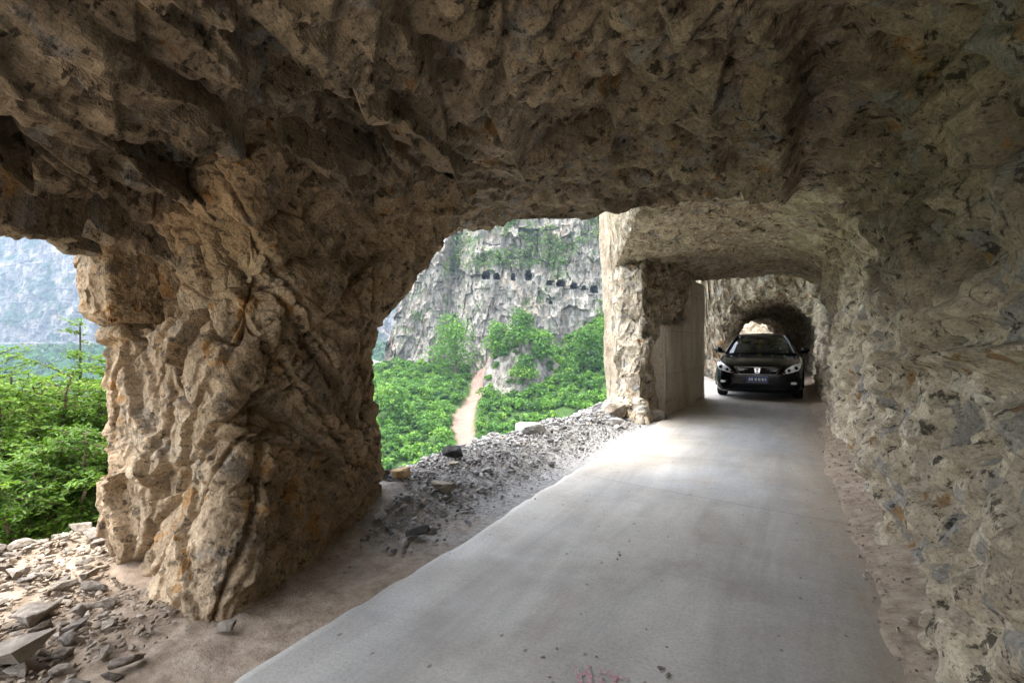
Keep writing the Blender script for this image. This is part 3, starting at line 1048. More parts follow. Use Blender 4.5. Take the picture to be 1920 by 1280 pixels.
special('stone', 'large pale slab at the rubble edge, biggest of the loose stones', -2.88, .90, (.34, .22, .11), M_STONE, 31, .5, (.1, -.2), .5)
special('stone', 'lone dark grey stone lying on the bare dirt beside the road edge', -2.33, 2.88, (.20, .12, .085), M_STONE_D, 32, .5, (.0, -.2), .4)
special('stone', 'orange tan boulder resting against the roadside foot of the near pillar', -2.93, 3.42, (.20, .15, .13), M_STONE_O, 33, .2)
special('stone', 'flat cream stone on grey gravel just past the near pillar', -2.62, 3.60, (.24, .16, .09), M_STONE, 34, .4, (.1, .1))
special('stone', 'small grey-brown stone at the sharp front corner of the near pillar', -2.36, 1.50, (.10, .07, .055), M_STONE, 35, .6)
special('boulder', 'wide pale grey boulder half buried on the crest of the gravel bank', -3.02, 6.1, (.55, .36, .26), M_STONE_G, 36, 1.2, (0, 0), -.02, 24)
special('stone', 'smooth grey stone on gravel in front of the far pillar', -2.42, 7.9, (.30, .2, .17), M_STONE_G, 37, .8)
special('boulder', 'rough brown boulder at the foot of the far pillar and concrete wall', -2.10, 9.15, (.46, .40, .34), M_STONE, 38, .3, (0, 0), .1, 30)
special('boulder', 'grey boulder leaning on the outer foot of the far pillar', -2.68, 8.6, (.50, .42, .36), M_STONE, 39, 1.0, (.1, 0), .1, 30)
special('stone', 'dark slate chunk lying on top of the gravel bank near the pillar', -3.05, 4.35, (.26, .14, .12), M_STONE_D, 40, .8, (.2, .1), .5)


# ------------------------------------------------------------------ gravel (uncountable)
def gravel(name, X, Y, S, mat, label, zlift=.2):
    n = len(X)
    g = (1 + 5 ** .5) / 2
    ico = np.array([(-1, g, 0), (1, g, 0), (-1, -g, 0), (1, -g, 0), (0, -1, g), (0, 1, g), (0, -1, -g), (0, 1, -g), (g, 0, -1), (g, 0, 1), (-g, 0, -1), (-g, 0, 1)], np.float32) / 1.9
    tri = np.array([(0, 11, 5), (0, 5, 1), (0, 1, 7), (0, 7, 10), (0, 10, 11), (1, 5, 9), (5, 11, 4), (11, 10, 2), (10, 7, 6), (7, 1, 8),
                    (3, 9, 4), (3, 4, 2), (3, 2, 6), (3, 6, 8), (3, 8, 9), (4, 9, 5), (2, 4, 11), (6, 2, 10), (8, 6, 7), (9, 8, 1)], np.int32)
    v = ico[None] * (1 + .30 * rng.standard_normal((n, 12, 1)).astype(np.float32))
    sc = np.stack([rng.uniform(.8, 1.3, n), rng.uniform(.55, 1, n), rng.uniform(.35, .75, n)], 1)[:, None, :]
    v = v * sc * (S[:, None, None] / 2)
    a, b = rng.uniform(0, 6.28, n), rng.normal(0, .4, n)
    ca, sa, cb, sb = np.cos(a)[:, None], np.sin(a)[:, None], np.cos(b)[:, None], np.sin(b)[:, None]
    x, y, z = v[..., 0], v[..., 1], v[..., 2]
    y, z = y * cb - z * sb, y * sb + z * cb
    x, y = x * ca - y * sa, x * sa + y * ca
    z0 = zground(X, Y) + S * zlift
    V = np.stack([x + X[:, None], y + Y[:, None], z + z0[:, None]], -1).reshape(-1, 3)
    F = (tri[None] + (np.arange(n) * 12)[:, None, None]).reshape(-1, 3)
    rv = np.repeat(rng.uniform(0, 1, n), 12)
    o = mesh_np(name, V, F, [mat], attrs={'rnd': rv})
    return tag(o, label, 'gravel', kind='stuff')


def gravel_mat(name, stops):
    t = NT(name)
    base = t.ramp(t.attr('rnd'), stops)
    base = t.mix(.5, base, t.ramp(t.noise(60, 5, .7), [(.3, .7), (.7, 1.2)]), 'MULTIPLY')
    return t.done(base, .92, t.bump(t.noise(120, 4), .4, .006), .2)


M_GR = gravel_mat('gravel_grey', [(0, (.09, .09, .09)), (.35, (.21, .208, .205)), (.8, (.33, .325, .315)), (.93, (.44, .425, .40)), (1, (.30, .24, .17))])
M_GT = gravel_mat('gravel_tan', [(0, (.16, .125, .09)), (.5, (.27, .22, .165)), (1, (.35, .30, .245))])
n = 21000
Y = rng.uniform(2.6, 10.2, n)
xc, _ = crest(Y)
u = rng.beta(1.7, 1.1, n)
X = -2.08 + (xc - .75 + 2.08) * u
S = np.clip(.0165 * np.exp(rng.normal(.3, .5, n)), .008, .11) * (.6 + .7 * u) * np.where(Y > 6, 1.15, 1)
keep = (Y > 3.3) | (X > -2.62 - .25 * (Y - 2.6))
gravel('gravel', X[keep], Y[keep], S[keep], M_GR, 'grey crushed gravel heaped along the open edge of the road')
n = 5200
X = rng.uniform(-4.7, -2.45, n)
Y = rng.uniform(-.3, 1.75, n)
S = np.clip(.013 * np.exp(rng.normal(.4, .5, n)), .006, .05)
keep = (X < -2.5 - .25 * rng.random(n)) & ~((Y > 1.5) & (X > -3.6))
n2 = 800
X2 = np.concatenate([X[keep], rng.uniform(.36, .62, n2), rng.normal(-2.55, .12, 260)])
Y2 = np.concatenate([Y[keep], rng.uniform(1.2, 9, n2) ** 1.0, rng.uniform(1.2, 3.2, 260)])
S2 = np.concatenate([S[keep], np.clip(.009 * np.exp(rng.normal(.2, .5, n2)), .005, .03), np.clip(.008 * np.exp(rng.normal(.2, .5, 260)), .005, .03)])
gravel('gravel', X2, Y2, S2, M_GT, 'small tan stone chips scattered on the dirt shoulders')
# ------------------------------------------------------------------ gorge outside
def leaf_mat(name, dark, mid, light, trans=.35):
    t = NT(name)
    base = t.ramp(t.attr('rnd'), [(0, dark), (.5, mid), (1, light)])
    t.done(base, .6, None, .3)
    tl = t.n('ShaderNodeBsdfTranslucent')
    t.link(t.mix(.5, base, (.16, .30, .02)), tl.inputs['Color'])
    mx = t.n('ShaderNodeMixShader')
    mx.inputs[0].default_value = trans
    t.link(t.p.outputs[0], mx.inputs[1])
    t.link(tl.outputs[0], mx.inputs[2])
    t.link(mx.outputs[0], t.out.inputs['Surface'])
    return t.m


M_LEAF = leaf_mat('leaf_near', (.030, .080, .006), (.090, .185, .014), (.20, .295, .026))
M_WOOD = leaf_mat('leaf_wood', (.014, .052, .005), (.058, .165, .013), (.15, .26, .026), .3)
M_SCRUB = leaf_mat('leaf_scrub', (.04, .085, .02), (.08, .14, .035), (.13, .19, .05), .3)
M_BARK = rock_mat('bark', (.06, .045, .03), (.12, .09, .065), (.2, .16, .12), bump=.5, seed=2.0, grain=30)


def quads(C, Nn, S, asp=.6, droop=None):
    """one rhombic leaf (or leaf clump) per centre"""
    n = len(C)
    Nn = Nn / (np.linalg.norm(Nn, axis=1, keepdims=True) + 1e-9)
    r = rng.standard_normal((n, 3)) if droop is None else droop
    A = np.cross(Nn, r)
    A /= np.linalg.norm(A, axis=1, keepdims=True) + 1e-9
    B = np.cross(Nn, A)
    A = A * S[:, None] / 2
    B = B * S[:, None] / 2 * asp
    k = Nn * S[:, None] * .12
    V = np.stack([C - A, C - B + k, C + A, C + B + k], 1).reshape(-1, 3)
    F = np.arange(n * 4).reshape(-1, 4)
    return V, F


def crown(c, rx, ry, rz, nq, size, lobes=7):
    """leaf clumps spread over overlapping lobes; ragged outline, gaps between lobes"""
    L = rng.standard_normal((lobes, 3))
    L /= np.linalg.norm(L, axis=1, keepdims=True)
    L *= rng.uniform(.25, .72, (lobes, 1))
    L[:, 2] = np.abs(L[:, 2]) * .9 - .12
    R = rng.uniform(.32, .55, lobes)
    li = rng.integers(0, lobes, nq)
    d = rng.standard_normal((nq, 3))
    d /= np.linalg.norm(d, axis=1, keepdims=True)
    d[:, 2] = np.where(d[:, 2] < -.6, -d[:, 2], d[:, 2])
    rr = R[li] * rng.uniform(.55, 1.08, nq) ** .5
    p = L[li] + d * rr[:, None]
    C = np.array(c) + p * np.array([rx, ry, rz])
    Nn = d + .7 * rng.standard_normal((nq, 3)) + np.array([0, 0, .5])
    S = size * rng.uniform(.6, 1.4, nq)
    base = rng.uniform(.08, .75)
    lob = rng.uniform(-.2, .2, lobes)
    rv = np.clip(base + lob[li] + rng.normal(0, .14, nq), 0, 1)
    V, F = quads(C, Nn, S, .75)
    return V, F, np.repeat(rv, 4)


def tube(pts, rad, sides=6):
    pts = np.array(pts, float)
    n = len(pts)
    T = np.gradient(pts, axis=0)
    T /= np.linalg.norm(T, axis=1, keepdims=True) + 1e-9
    ref = np.where(np.abs(T[:, 2:3]) > .9, np.array([[1., 0, 0]]), np.array([[0, 0, 1.]]))
    A = np.cross(T, ref)
    A /= np.linalg.norm(A, axis=1, keepdims=True)
    B = np.cross(T, A)
    a = np.linspace(0, 2 * math.pi, sides, endpoint=False)
    V = pts[:, None] + (A[:, None] * np.cos(a)[None, :, None] + B[:, None] * np.sin(a)[None, :, None]) * np.array(rad)[:, None, None]
    return V.reshape(-1, 3), ring_faces(n, sides)


class Bag:
    def __init__(self):
        self.V, self.F, self.R, self.n = [], [], [], 0

    def add(self, V, F, R=None):
        self.V.append(np.asarray(V, np.float32))
        self.F.append(np.asarray(F) + self.n)
        self.R.append(R if R is not None else np.full(len(V), .5))
        self.n += len(V)

    def obj(self, name, mat, parent=None):
        return mesh_np(name, np.concatenate(self.V), np.concatenate(self.F), [mat], parent=parent, attrs={'rnd': np.concatenate(self.R)})


# limestone
def cliff_mat(name, lo, mid, hi, green, gz, sc=1.0, pink=.0):
    t = NT(name)
    v = t.mapping((1, 1, 1))
    vs = t.mapping((.30 * sc, .30 * sc, .035 * sc))
    st = t.noise(1.0, 8, .68, vs, .3)
    bl = t.noise(.09 * sc, 6, .6)
    base = t.ramp(t.math('ADD', t.math('MULTIPLY', st, .6), t.math('MULTIPLY', bl, .4)), [(.36, lo), (.5, mid), (.63, hi)])
    fn = t.noise(.9 * sc, 6, .7)
    base = t.mix(.7, base, t.ramp(fn, [(.3, .55), (.6, 1.15)]), 'MULTIPLY')
    sf = t.noise(.6, 7, .65, t.mapping((1.2 * sc, 1.2 * sc, .1 * sc), (0, 0, 0), (4, 4, 4)))
    base = t.mix(.55, base, t.ramp(sf, [(.4, .5), (.55, 1.1)]), 'MULTIPLY')
    oc = t.noise(.16 * sc, 6, .65, t.mapping((1, 1, .6), (0, 0, 0), (8, 2, 1)))
    base = t.mix(t.ramp(oc, [(.55, 0), (.68, .5)]), base, (.42, .30, .22))
    gn = t.noise(.075 * sc, 7, .68, t.mapping((1, 1, 1.3), (0, 0, 0), (2, 5, 3)), .5)
    base = t.mix(t.ramp(gn, [(gz, 0), (gz + .07, .85)]), base, green)
    return t.done(base, .95, t.bump(t.math('ADD', st, fn), .7, 1.2 / sc), .15)


M_CLIFF = cliff_mat('limestone_cliff', (.12, .108, .09), (.235, .217, .187), (.36, .34, .295), (.07, .11, .038), .55)
M_CLIFF_FAR = cliff_mat('limestone_far', (.05, .048, .046), (.13, .122, .112), (.235, .22, .205), (.02, .05, .022), .50, .30)
M_MOUNT = cliff_mat('mountain_rock', (.16, .17, .15), (.25, .25, .22), (.36, .35, .32), (.05, .11, .04), .46, .6)


def PXu(px):
    return (px - 960) / 960


def PZ(py, dep):
    return CAM_H + (640 - py) / 960 * dep


def cliff_sheet(name, mat, px, topy, D0, zb, nu, nh, amp, ledge, label, lean=.18, holes=(), dfun=None, seed=500):
    pxs = np.linspace(px[0], px[-1], nu)
    ty = np.interp(pxs, px, topy)
    dep = np.full(nu, float(D0)) if dfun is None else dfun(pxs)
    lat = PXu(pxs) * dep
    q = np.stack([lat, lat * 0, lat * 0], -1)
    zt = PZ(ty, dep) + .05 * amp * 8 * fbm(q * .12, 4, seed) + amp * .5 * fbm(q * .5, 3, seed + 5)
    zt = np.maximum(zt, zb + 1)
    hs = np.concatenate([np.linspace(0, 1, nh), np.linspace(1.02, 1.5, 12)])
    hh = np.minimum(hs, 1)
    over = np.maximum(0, hs - 1)
    Lat = np.repeat(lat[None], len(hs), 0)
    Z = zb + hh[:, None] * (zt - zb)[None] + over[:, None] * 8
    Dp = np.repeat(dep[None], len(hs), 0) + lean * (Z - zb) + over[:, None] * 120
    p = np.stack([Lat, Dp * 0, Z], -1).astype(np.float32)
    s = D0 / 190.
    fl = fbm(p / s * np.array([.10, 1, .022]), 4, seed + 1) * 1.6 + ridged(p / s * np.array([.35, 1, .06]), 3, seed + 2) * .5
    bl = block(warp(p / s, 2, .08, seed) / np.array([5, 5, 9]), seed + 3, .6) * .55
    ch = chip(warp(p / s, 1, .2, seed) / np.array([1.6, 1.6, 3.6]), seed + 4, .35, 1.8) * .7 + .4 * chip(p / s / np.array([.6, .6, 1.5]), seed + 6, .4, 1.8)
    Dp = Dp - amp * (fl + bl + ch)
    if ledge:
        Dp = Dp + ledge * (np.floor((Z + 6 * fbm(p / s * .03, 2, seed + 8)) / (16 * s)))
    hole = np.zeros(Z.shape, bool)
    for cx, cy, w, h in holes:
        X = 960 + Lat / Dp * 960
        Yp = 640 - (Z - CAM_H) / Dp * 960
        wob = 1 + .10 * fbm(p * .9, 2, 77)
        m = (np.abs(X - cx) < w / 2 * wob) & (np.abs(Yp - cy) < h / 2 * wob)
        m &= ~((Yp < cy - h * .22) & (np.abs(X - cx) > w * .36))
        hole |= m
    Dp = np.where(hole, Dp + 14, Dp)
    V = WN(np.stack([Lat, Dp, Z], -1))
    o = mesh_np(name, V.reshape(-1, 3), grid_faces(len(hs), nu, flip=False), [mat])
    return o, np.stack([Lat, Dp, Z], -1)


HOLES = [(911, 516, 14, 14), (931, 518, 11, 12), (962, 519, 8, 13), (991, 516, 12, 18), (1030, 530, 11, 9), (1052, 531, 16, 13),
         (1076, 536, 13, 11), (1095, 539, 8, 8), (1114, 542, 14, 14), (1033, 567, 6, 6)]
dfun = lambda px: 190 + np.maximum(0, 880 - px) * .10 + 14 * np.exp(-((px - 850) / 22.) ** 2)
cl, CP = cliff_sheet('cliff', M_CLIFF, [560, 690, 712, 722, 735, 760, 790, 815, 845, 870, 905, 960, 1100, 1500], [735, 725, 698, 645, 592, 522, 478, 450, 412, 392, 380, 320, 250, 180],
                     190, -24, 760, 460, 2.6, .5, '', holes=HOLES, dfun=dfun)
tag(cl, kind='structure')
mt, MP = cliff_sheet('mountain', M_MOUNT, [400, 690, 728, 738, 752, 772, 795, 815, 835, 870, 1000, 1500], [720, 690, 660, 570, 515, 460, 440, 400, 385, 370, 320, 300],
                     330, -60, 300, 200, 4, 0, '', lean=.5, seed=600)
tag(mt, kind='structure')
fc, FP = cliff_sheet('far_cliff', M_CLIFF_FAR, [-900, -300, 0, 200, 500, 760, 800, 1200], [250, 300, 330, 330, 350, 430, 480, 520],
                     900, -160, 560, 300, 8, 16, '', lean=.25, seed=700)
tag(fc, kind='structure')

# lower wooded hill before the far cliff, valley floor, green slope under the windowed cliff
def slope_z(lat, dep):
    z = -27 + (dep - 110) * .21 + 18 * sstep(0, 36, lat) * np.clip((dep - 110) / 80, 0, 1.2)
    z = np.where(dep < 110, -27 + (dep - 110) * .55, z)
    p = np.stack([lat, dep, lat * 0], -1)
    z = z + 2.2 * fbm(p * .05, 4, 801)
    r = np.sqrt(((lat - 1.0) / 15) ** 2 + ((dep - 174) / 13) ** 2) + .12 * fbm(p * .12, 3, 803)
    r = r + .22 * fbm(p * .22, 4, 804)
    z = z + 11 * (1 - sstep(.40, 1.08, r)) + (2.2 * fbm(p * .35, 3, 805) + 3.0 * chip(p * np.array([.16, .2, 1]), 806, .3, 1.8, .8, -.5)) * (1 - sstep(.8, 1.25, r))
    ch = np.abs(lat - chute(dep) * dep)
    z = z - 1.6 * sstep(5, 1.0, ch) * sstep(118, 128, dep)
    return z


def chute(dep):
    return np.interp(dep, [100, 123, 140, 155, 172, 188], [-.086, -.086, -.098, -.088, -.066, -.055])


def chute_w(dep):
    return np.interp(dep, [100, 118, 130, 145, 158, 168, 188], [0, .6, 2.3, 3.2, 2.3, 1.9, 3.6])


la = np.linspace(-130, 110, 260)
de = np.concatenate([np.linspace(40, 105, 40), np.linspace(106, 200, 200)])
DE, LA = np.meshgrid(de, la, indexing='ij')
ZS_ = slope_z(LA, DE)
t = NT('slope_soil')
cm = t.attr('chute')
rk = t.ramp(t.noise(.5, 9, .75, t.mapping((1, 1, .4))), [(.40, (.06, .055, .04)), (.5, (.17, .155, .13)), (.62, (.30, .27, .23))])
sc_ = t.ramp(t.noise(1.4, 7, .7), [(.3, (.155, .095, .075)), (.6, (.25, .165, .13))])
gr = t.ramp(t.noise(1.1, 6, .7), [(.3, (.015, .035, .008)), (.65, (.045, .085, .018))])
ge = t.n('ShaderNodeNewGeometry')
nz_ = t.sep(ge.outputs['True Normal'])[2]
base = t.mix(t.ramp(nz_, [(.62, 1), (.78, 0)]), gr, rk)
base = t.mix(cm, base, sc_)
M_SLOPE = t.done(base, .95, t.bump(t.noise(1.5, 8, .7), .7, .6), .15)
ca_ = 1 - sstep(.8, 1.15, np.abs(LA - chute(DE) * DE + .7 * fbm(np.stack([LA, DE, LA * 0], -1) * .4, 3, 9)) / (chute_w(DE) + .05))
ca_ = ca_ * (DE > 116)
o = mesh_np('hillside', WN(np.stack([LA, DE, ZS_], -1)).reshape(-1, 3), grid_faces(len(de), len(la)), [M_SLOPE], attrs={'chute': ca_.ravel()}, smooth=True)
tag(o, kind='structure')

la = np.linspace(-1200, 0, 240)
de = np.linspace(260, 900, 160)
DE2, LA2 = np.meshgrid(de, la, indexing='ij')
pp = np.stack([LA2, DE2, LA2 * 0], -1)
def hill_z(la_, de_):
    q = np.stack([la_, de_, la_ * 0], -1)
    return -100 + 84 * sstep(330, 620, de_) + 20 * fbm(q * .010, 4, 811) + 7 * ridged(q * .03, 3, 812)


ZH = hill_z(LA2, DE2)
t = NT('hill_wood')
base = t.ramp(t.noise(.12, 8, .7), [(.35, (.010, .035, .014)), (.6, (.03, .075, .025))])
M_HILL = t.done(base, .95, t.bump(t.noise(.25, 8, .7), 1.0, 4), .1)
o = mesh_np('hill', WN(np.stack([LA2, DE2, ZH], -1)).reshape(-1, 3), grid_faces(len(de), len(la)), [M_HILL], smooth=True)
tag(o, kind='structure')

t = NT('valley_ground')
base = t.ramp(t.noise(.15, 8, .7), [(.35, (.03, .065, .02)), (.6, (.08, .13, .035))])
M_VAL = t.done(base, .95, t.bump(t.noise(.5, 8, .7), .8, 1.0), .1)
g = np.linspace(-1500, 1500, 50)
GX, GY = np.meshgrid(g, g, indexing='xy')
o = mesh_np('valley_floor', np.stack([GX, GY, GX * 0 - 62], -1).reshape(-1, 3), grid_faces(50, 50), [M_VAL])
tag(o, kind='structure')

bag = Bag()
nh_ = 4200
de_ = np.sqrt(rng.uniform(330 ** 2, 700 ** 2, nh_))
la_ = rng.uniform(-1.25, -.12, nh_) * de_
zh_ = hill_z(la_, de_)
for a_, b_, c_ in zip(la_, de_, zh_):
    s = random.uniform(3, 7)
    V, F, R = crown(W(a_, b_, c_ + s * .3), s, s, s * .8, 16, s * .6, 4)
    bag.add(V, F, R)
M_WOODF = leaf_mat('leaf_far_wood', (.008, .03, .012), (.022, .065, .022), (.05, .10, .035), .2)
o = bag.obj('wood', M_WOODF)
tag(o, 'dark bluish wood on the lower slopes before the far cliff', 'wood', kind='stuff')

# ---- wood on the slope (one mass), then the trees one can tell apart
bag = Bag()
cand = 0
for _ in range(2600):
    dep = math.sqrt(random.uniform(92 ** 2, 202 ** 2))
    lat = random.uniform(-.42, .30) * dep
    if abs(lat - chute(dep) * dep) < chute_w(dep) + 1.6 and dep > 118:
        continue
    r = math.hypot((lat - 1) / 15, (dep - 174) / 13)
    if .60 < r < 1.0 and dep < 172 and random.random() < .3:
        continue
    if lat > 18 and dep > 120 and dep < 165 and random.random() < .15 + .2 * math.sin(lat):
        continue
    s = 1.0 + 2.1 * random.random() ** 1.8 * (1.0 if dep > 120 else .9)
    z = float(slope_z(np.array([lat]), np.array([dep]))[0])
    V, F, R = crown(W(lat, dep, z + s * .45), s, s, s * random.uniform(.7, 1.0), int(62 * s), .70, 6)
    bag.add(V, F, R)
o = bag.obj('wood', M_WOOD)
tag(o, 'dense green wood covering the slope below the windowed cliff', 'wood', kind='stuff')

# scrub on the cliff ledges (one mass)
bag = Bag()
P3 = CP.reshape(-1, 3)
idx = rng.choice(len(P3), 60000)
c = P3[idx]
mk = fbm(c * np.array([.055, .055, .07]), 4, 905) + .25 * fbm(c * .3, 3, 906)
X_ = 960 + c[:, 0] / c[:, 1] * 960
Y_ = 640 - (c[:, 2] - CAM_H) / c[:, 1] * 960
hot = .55 * np.exp(-((X_ - 990 - (Y_ - 440) * -.2) / 130.) ** 2 - ((Y_ - 470) / 28.) ** 2) + .5 * np.exp(-((X_ - 900) / 35.) ** 2 - ((Y_ - 490) / 22.) ** 2) \
    + .35 * np.exp(-((X_ - 1130) / 25.) ** 2 - ((Y_ - 425) / 25.) ** 2) + .3 * np.exp(-((X_ - 1000) / 120.) ** 2 - ((Y_ - 430) / 25.) ** 2) \
    + .5 * np.exp(-((X_ - 830) / 35.) ** 2 - ((Y_ - 500) / 18.) ** 2)
cold = .9 * (np.abs(Y_ - 527) < 22) * (X_ > 895)
keep = (mk + hot - cold > .36) & (c[:, 2] > -6)
c = c[keep]
c = c[:9000]
Vv, Ff = quads(WN(c + np.array([0, -.9, .2]) + .5 * rng.standard_normal(c.shape)), WN(rng.standard_normal(c.shape) * .8 + np.array([0, -.7, .7])), rng.uniform(.5, 1.5, len(c)), .75)
bag.add(Vv, Ff, np.repeat(np.clip(.45 + .25 * fbm(c * .2, 2, 3) + rng.normal(0, .15, len(c)), 0, 1), 4))
o = bag.obj('scrub', M_SCRUB)
tag(o, 'patchy green scrub clinging to ledges of the windowed cliff', 'scrub', kind='stuff')


def far_tree(px, py_base, dep, w, h, nq, label, name='tree', z=None, mat=None):
    lat = PXu(px) * dep
    if z is None:
        z = PZ(py_base, dep)
        zt = float(slope_z(np.array([lat]), np.array([dep]))[0]) - .4
        if zt < z:
            h, z = h + (z - zt) * .9, zt
    w = max(w, h * .95)
    r = empty(name, W(lat, dep, z))
    tag(r, label, 'tree' if name == 'tree' else 'bush')
    cb = Bag()
    cb.add(*crown((0, 0, h * .60), w * .40, w * .40, h * .45, nq, .8 if h > 4 else .6, 11))
    cb.add(*crown((0, 0, h * .28), w * .52, w * .52, h * .42, nq + 200, .8 if h > 4 else .6, 13))
    V, F, R = np.concatenate(cb.V), np.concatenate(cb.F), np.concatenate(cb.R)
    mesh_np('crown', V, F, [mat or M_WOOD], parent=r, attrs={'rnd': R})
    V, F = tube([(0, 0, -1.5), (.1, 0, h * .2), (-.1, .1, h * .5)], [.03 * h, .025 * h, .012 * h])
    mesh_np('trunk', V, F, [M_BARK], parent=r)
    return r


far_tree(853, 655, 184, 13, 15, 1300, 'large round dark green tree left of the pink rockslide on the cliff foot')
far_tree(935, 645, 172, 9, 10, 700, 'broad green tree crowning the left shoulder of the rocky knoll')
far_tree(975, 640, 170, 11, 12, 900, 'tallest bright green tree on the middle of the rocky knoll')
far_tree(1015, 660, 168, 9, 9, 700, 'dark green tree at the right end of the rocky knoll')
far_tree(985, 690, 163, 8, 6, 420, 'low bush hanging over the front of the rocky knoll', name='bush')
far_tree(1105, 690, 160, 12, 14, 1000, 'bright green tree right of the knoll below the cliff road')
far_tree(1140, 650, 168, 9, 10, 700, 'tall green tree beside the pale window edge on the slope')
far_tree(735, 735, 140, 8, 5, 420, 'bluish dark bush at the left end of the slope next to the pillar', name='bush')

# ---- near shrubs outside the first window
def shrub(px, top_y, dep, spread, label, name='shrub', stems=6, dense=1.0, spike=False, seed=1, light=.0):
    r = random.Random(seed)
    lat = PXu(px) * dep
    x, y, _ = W(lat, dep, 0)
    zb = float(zground(np.array([x]), np.array([y]))[0]) - .05
    H = PZ(top_y, dep) - zb
    root = empty(name, (x, y, zb))
    tag(root, label, 'shrub' if name == 'shrub' else 'tree')
    tb, lf = Bag(), Bag()
    Cs, Ns, Ss, Rs = [], [], [], []

    def twig(p, d, L, lv=0):
        n = 7
        pts = [np.array(p)]
        dd = np.array(d, float)
        for k in range(n):
            dd = dd + np.array([r.gauss(0, .10), r.gauss(0, .10), r.gauss(0, .08) - .03])
            dd /= np.linalg.norm(dd)
            pts.append(pts[-1] + dd * L / n)
        tb.add(*tube(pts, np.linspace(.0045, .0012, n + 1) * (1 + L), 4))
        m = int(L / .0085 * dense)
        tone = r.uniform(-.18, .18)
        for k in range(m):
            f = (k + r.random()) / m * n
            i = min(int(f), n - 1)
            c = pts[i] + (pts[i + 1] - pts[i]) * (f - i)
            a = r.uniform(0, 6.28)
            off = np.array([math.cos(a), math.sin(a), r.uniform(-.5, .5)]) * r.uniform(.012, .07)
            Cs.append(c + off)
            Ns.append((off[0] * 6 + r.gauss(0, .4), off[1] * 6 + r.gauss(0, .4), 1.0))
            Ss.append(r.uniform(.034, .070))
            Rs.append(min(1, max(0, .45 + light + tone + r.gauss(0, .13))))

    for s in range(stems):
        a = 6.28 * s / stems + r.uniform(-.4, .4)
        main = spike and s == 0
        out = 0.02 if main else r.uniform(.35, 1.0) * spread
        hh = H if main else H * r.uniform(.75, 1.0) * (.85 if spike else 1)
        n = 12
        pts = []
        for k in range(n + 1):
            f = k / n
            pts.append(np.array([math.cos(a) * out * f ** .8 + r.gauss(0, .015), math.sin(a) * out * f ** .8 + r.gauss(0, .015), hh * (f ** (1.0 if main else .85))]))
        tb.add(*tube(pts, np.linspace(.022, .004, n + 1) * (.6 + .4 * H), 6))
        nt_ = int((46 if not main else 70) * dense)
        for k in range(nt_):
            f = r.uniform(.10, 1.0)
            i = min(int(f * n), n - 1)
            p = pts[i] + (pts[i + 1] - pts[i]) * (f * n - i)
            b = r.uniform(0, 6.28)
            L = r.uniform(.28, .62) * (1.25 - .6 * f) * (.5 + .3 * H)
            if main:
                L *= .62 * (1.2 - f) + .18
            twig(p, (math.cos(b), math.sin(b), r.uniform(-.05, .7)), max(.08, L))
    V, F = quads(np.array(Cs), np.array(Ns), np.array(Ss), .5)
    lf.add(V, F, np.repeat(np.array(Rs), 4))
    lf.obj('crown', M_LEAF, root)
    tb.obj('trunk', M_BARK, root)
    return root


shrub(148, 606, 6.2, .75, 'slender young tree with a pointed leading shoot rising above the other bushes', 'tree', 6, 1.0, True, 11, .05)
shrub(70, 645, 5.6, 1.0, 'broad feathery light green shrub filling the middle of the near window', 'shrub', 7, 1.1, False, 12, .12)
shrub(5, 640, 6.8, 1.1, 'tall airy shrub at the outermost edge of the near window', 'shrub', 7, 1.0, False, 13, .05)
shrub(150, 760, 5.0, .85, 'dense darker shrub beside the outer edge of the near pillar', 'shrub', 7, 1.15, False, 14, -.12)
shrub(60, 810, 4.7, .85, 'low bushy shrub just behind the rubble edge', 'shrub', 7, 1.15, False, 15, -.1)
shrub(-60, 790, 5.2, .8, 'wide green shrub left of the other bushes outside the near window', 'shrub', 7, 1.1, False, 16, -.05)
shrub(215, 730, 6.4, .9, 'green shrub mostly hidden behind the near pillar', 'shrub', 6, 1.0, False, 17, 0)
shrub(-150, 690, 7.5, 1.1, 'furthest shrub on the drop outside the near window', 'shrub', 7, 1.0, False, 18, 0)
# ------------------------------------------------------------------ the car
M_PAINT = plain('black_paint', (.002, .0025, .004), .12, 0, .22, 0.0)
M_TRIM = plain('black_trim', (.006, .006, .007), .6, 0, .2)
M_CHROME = plain('chrome', (.75, .76, .78), .12, 1.0)
M_RUB = plain('rubber', (.012, .012, .012), .85, 0, .2)
M_RIM = plain('alloy', (.55, .56, .58), .3, 1.0)
M_SEAT = plain('seat_cloth', (.05, .045, .04), .9)
M_LAMP = plain('lamp_reflector', (.95, .96, .98), .35, 0)
M_LENS = plain('lamp_lens', (.95, .96, .98), .08, 0, .8)
M_PLATE = plain('plate_blue', (.02, .06, .28), .4)
M_PLW = plain('plate_white', (.8, .82, .85), .5)
M_YEL = plain('pennant_yellow', (.75, .55, .03), .7)
M_AMB = plain('lamp_amber', (.6, .2, .03), .25)


def glass_mat(name, tint):
    t = NT(name)
    t.t.nodes.remove(t.p)
    tr = t.n('ShaderNodeBsdfTransparent')
    tr.inputs[0].default_value = (*tint, 1)
    gl = t.n('ShaderNodeBsdfGlossy')
    gl.inputs['Roughness'].default_value = .03
    gl.inputs['Color'].default_value = (.9, .95, 1, 1)
    fr = t.n('ShaderNodeFresnel')
    fr.inputs['IOR'].default_value = 1.5
    mx = t.n('ShaderNodeMixShader')
    t.link(fr.outputs[0], mx.inputs[0])
    t.link(tr.outputs[0], mx.inputs[1])
    t.link(gl.outputs[0], mx.inputs[2])
    t.link(mx.outputs[0], t.out.inputs['Surface'])
    return t.m


M_GLASS = glass_mat('car_glass', (.34, .40, .42))

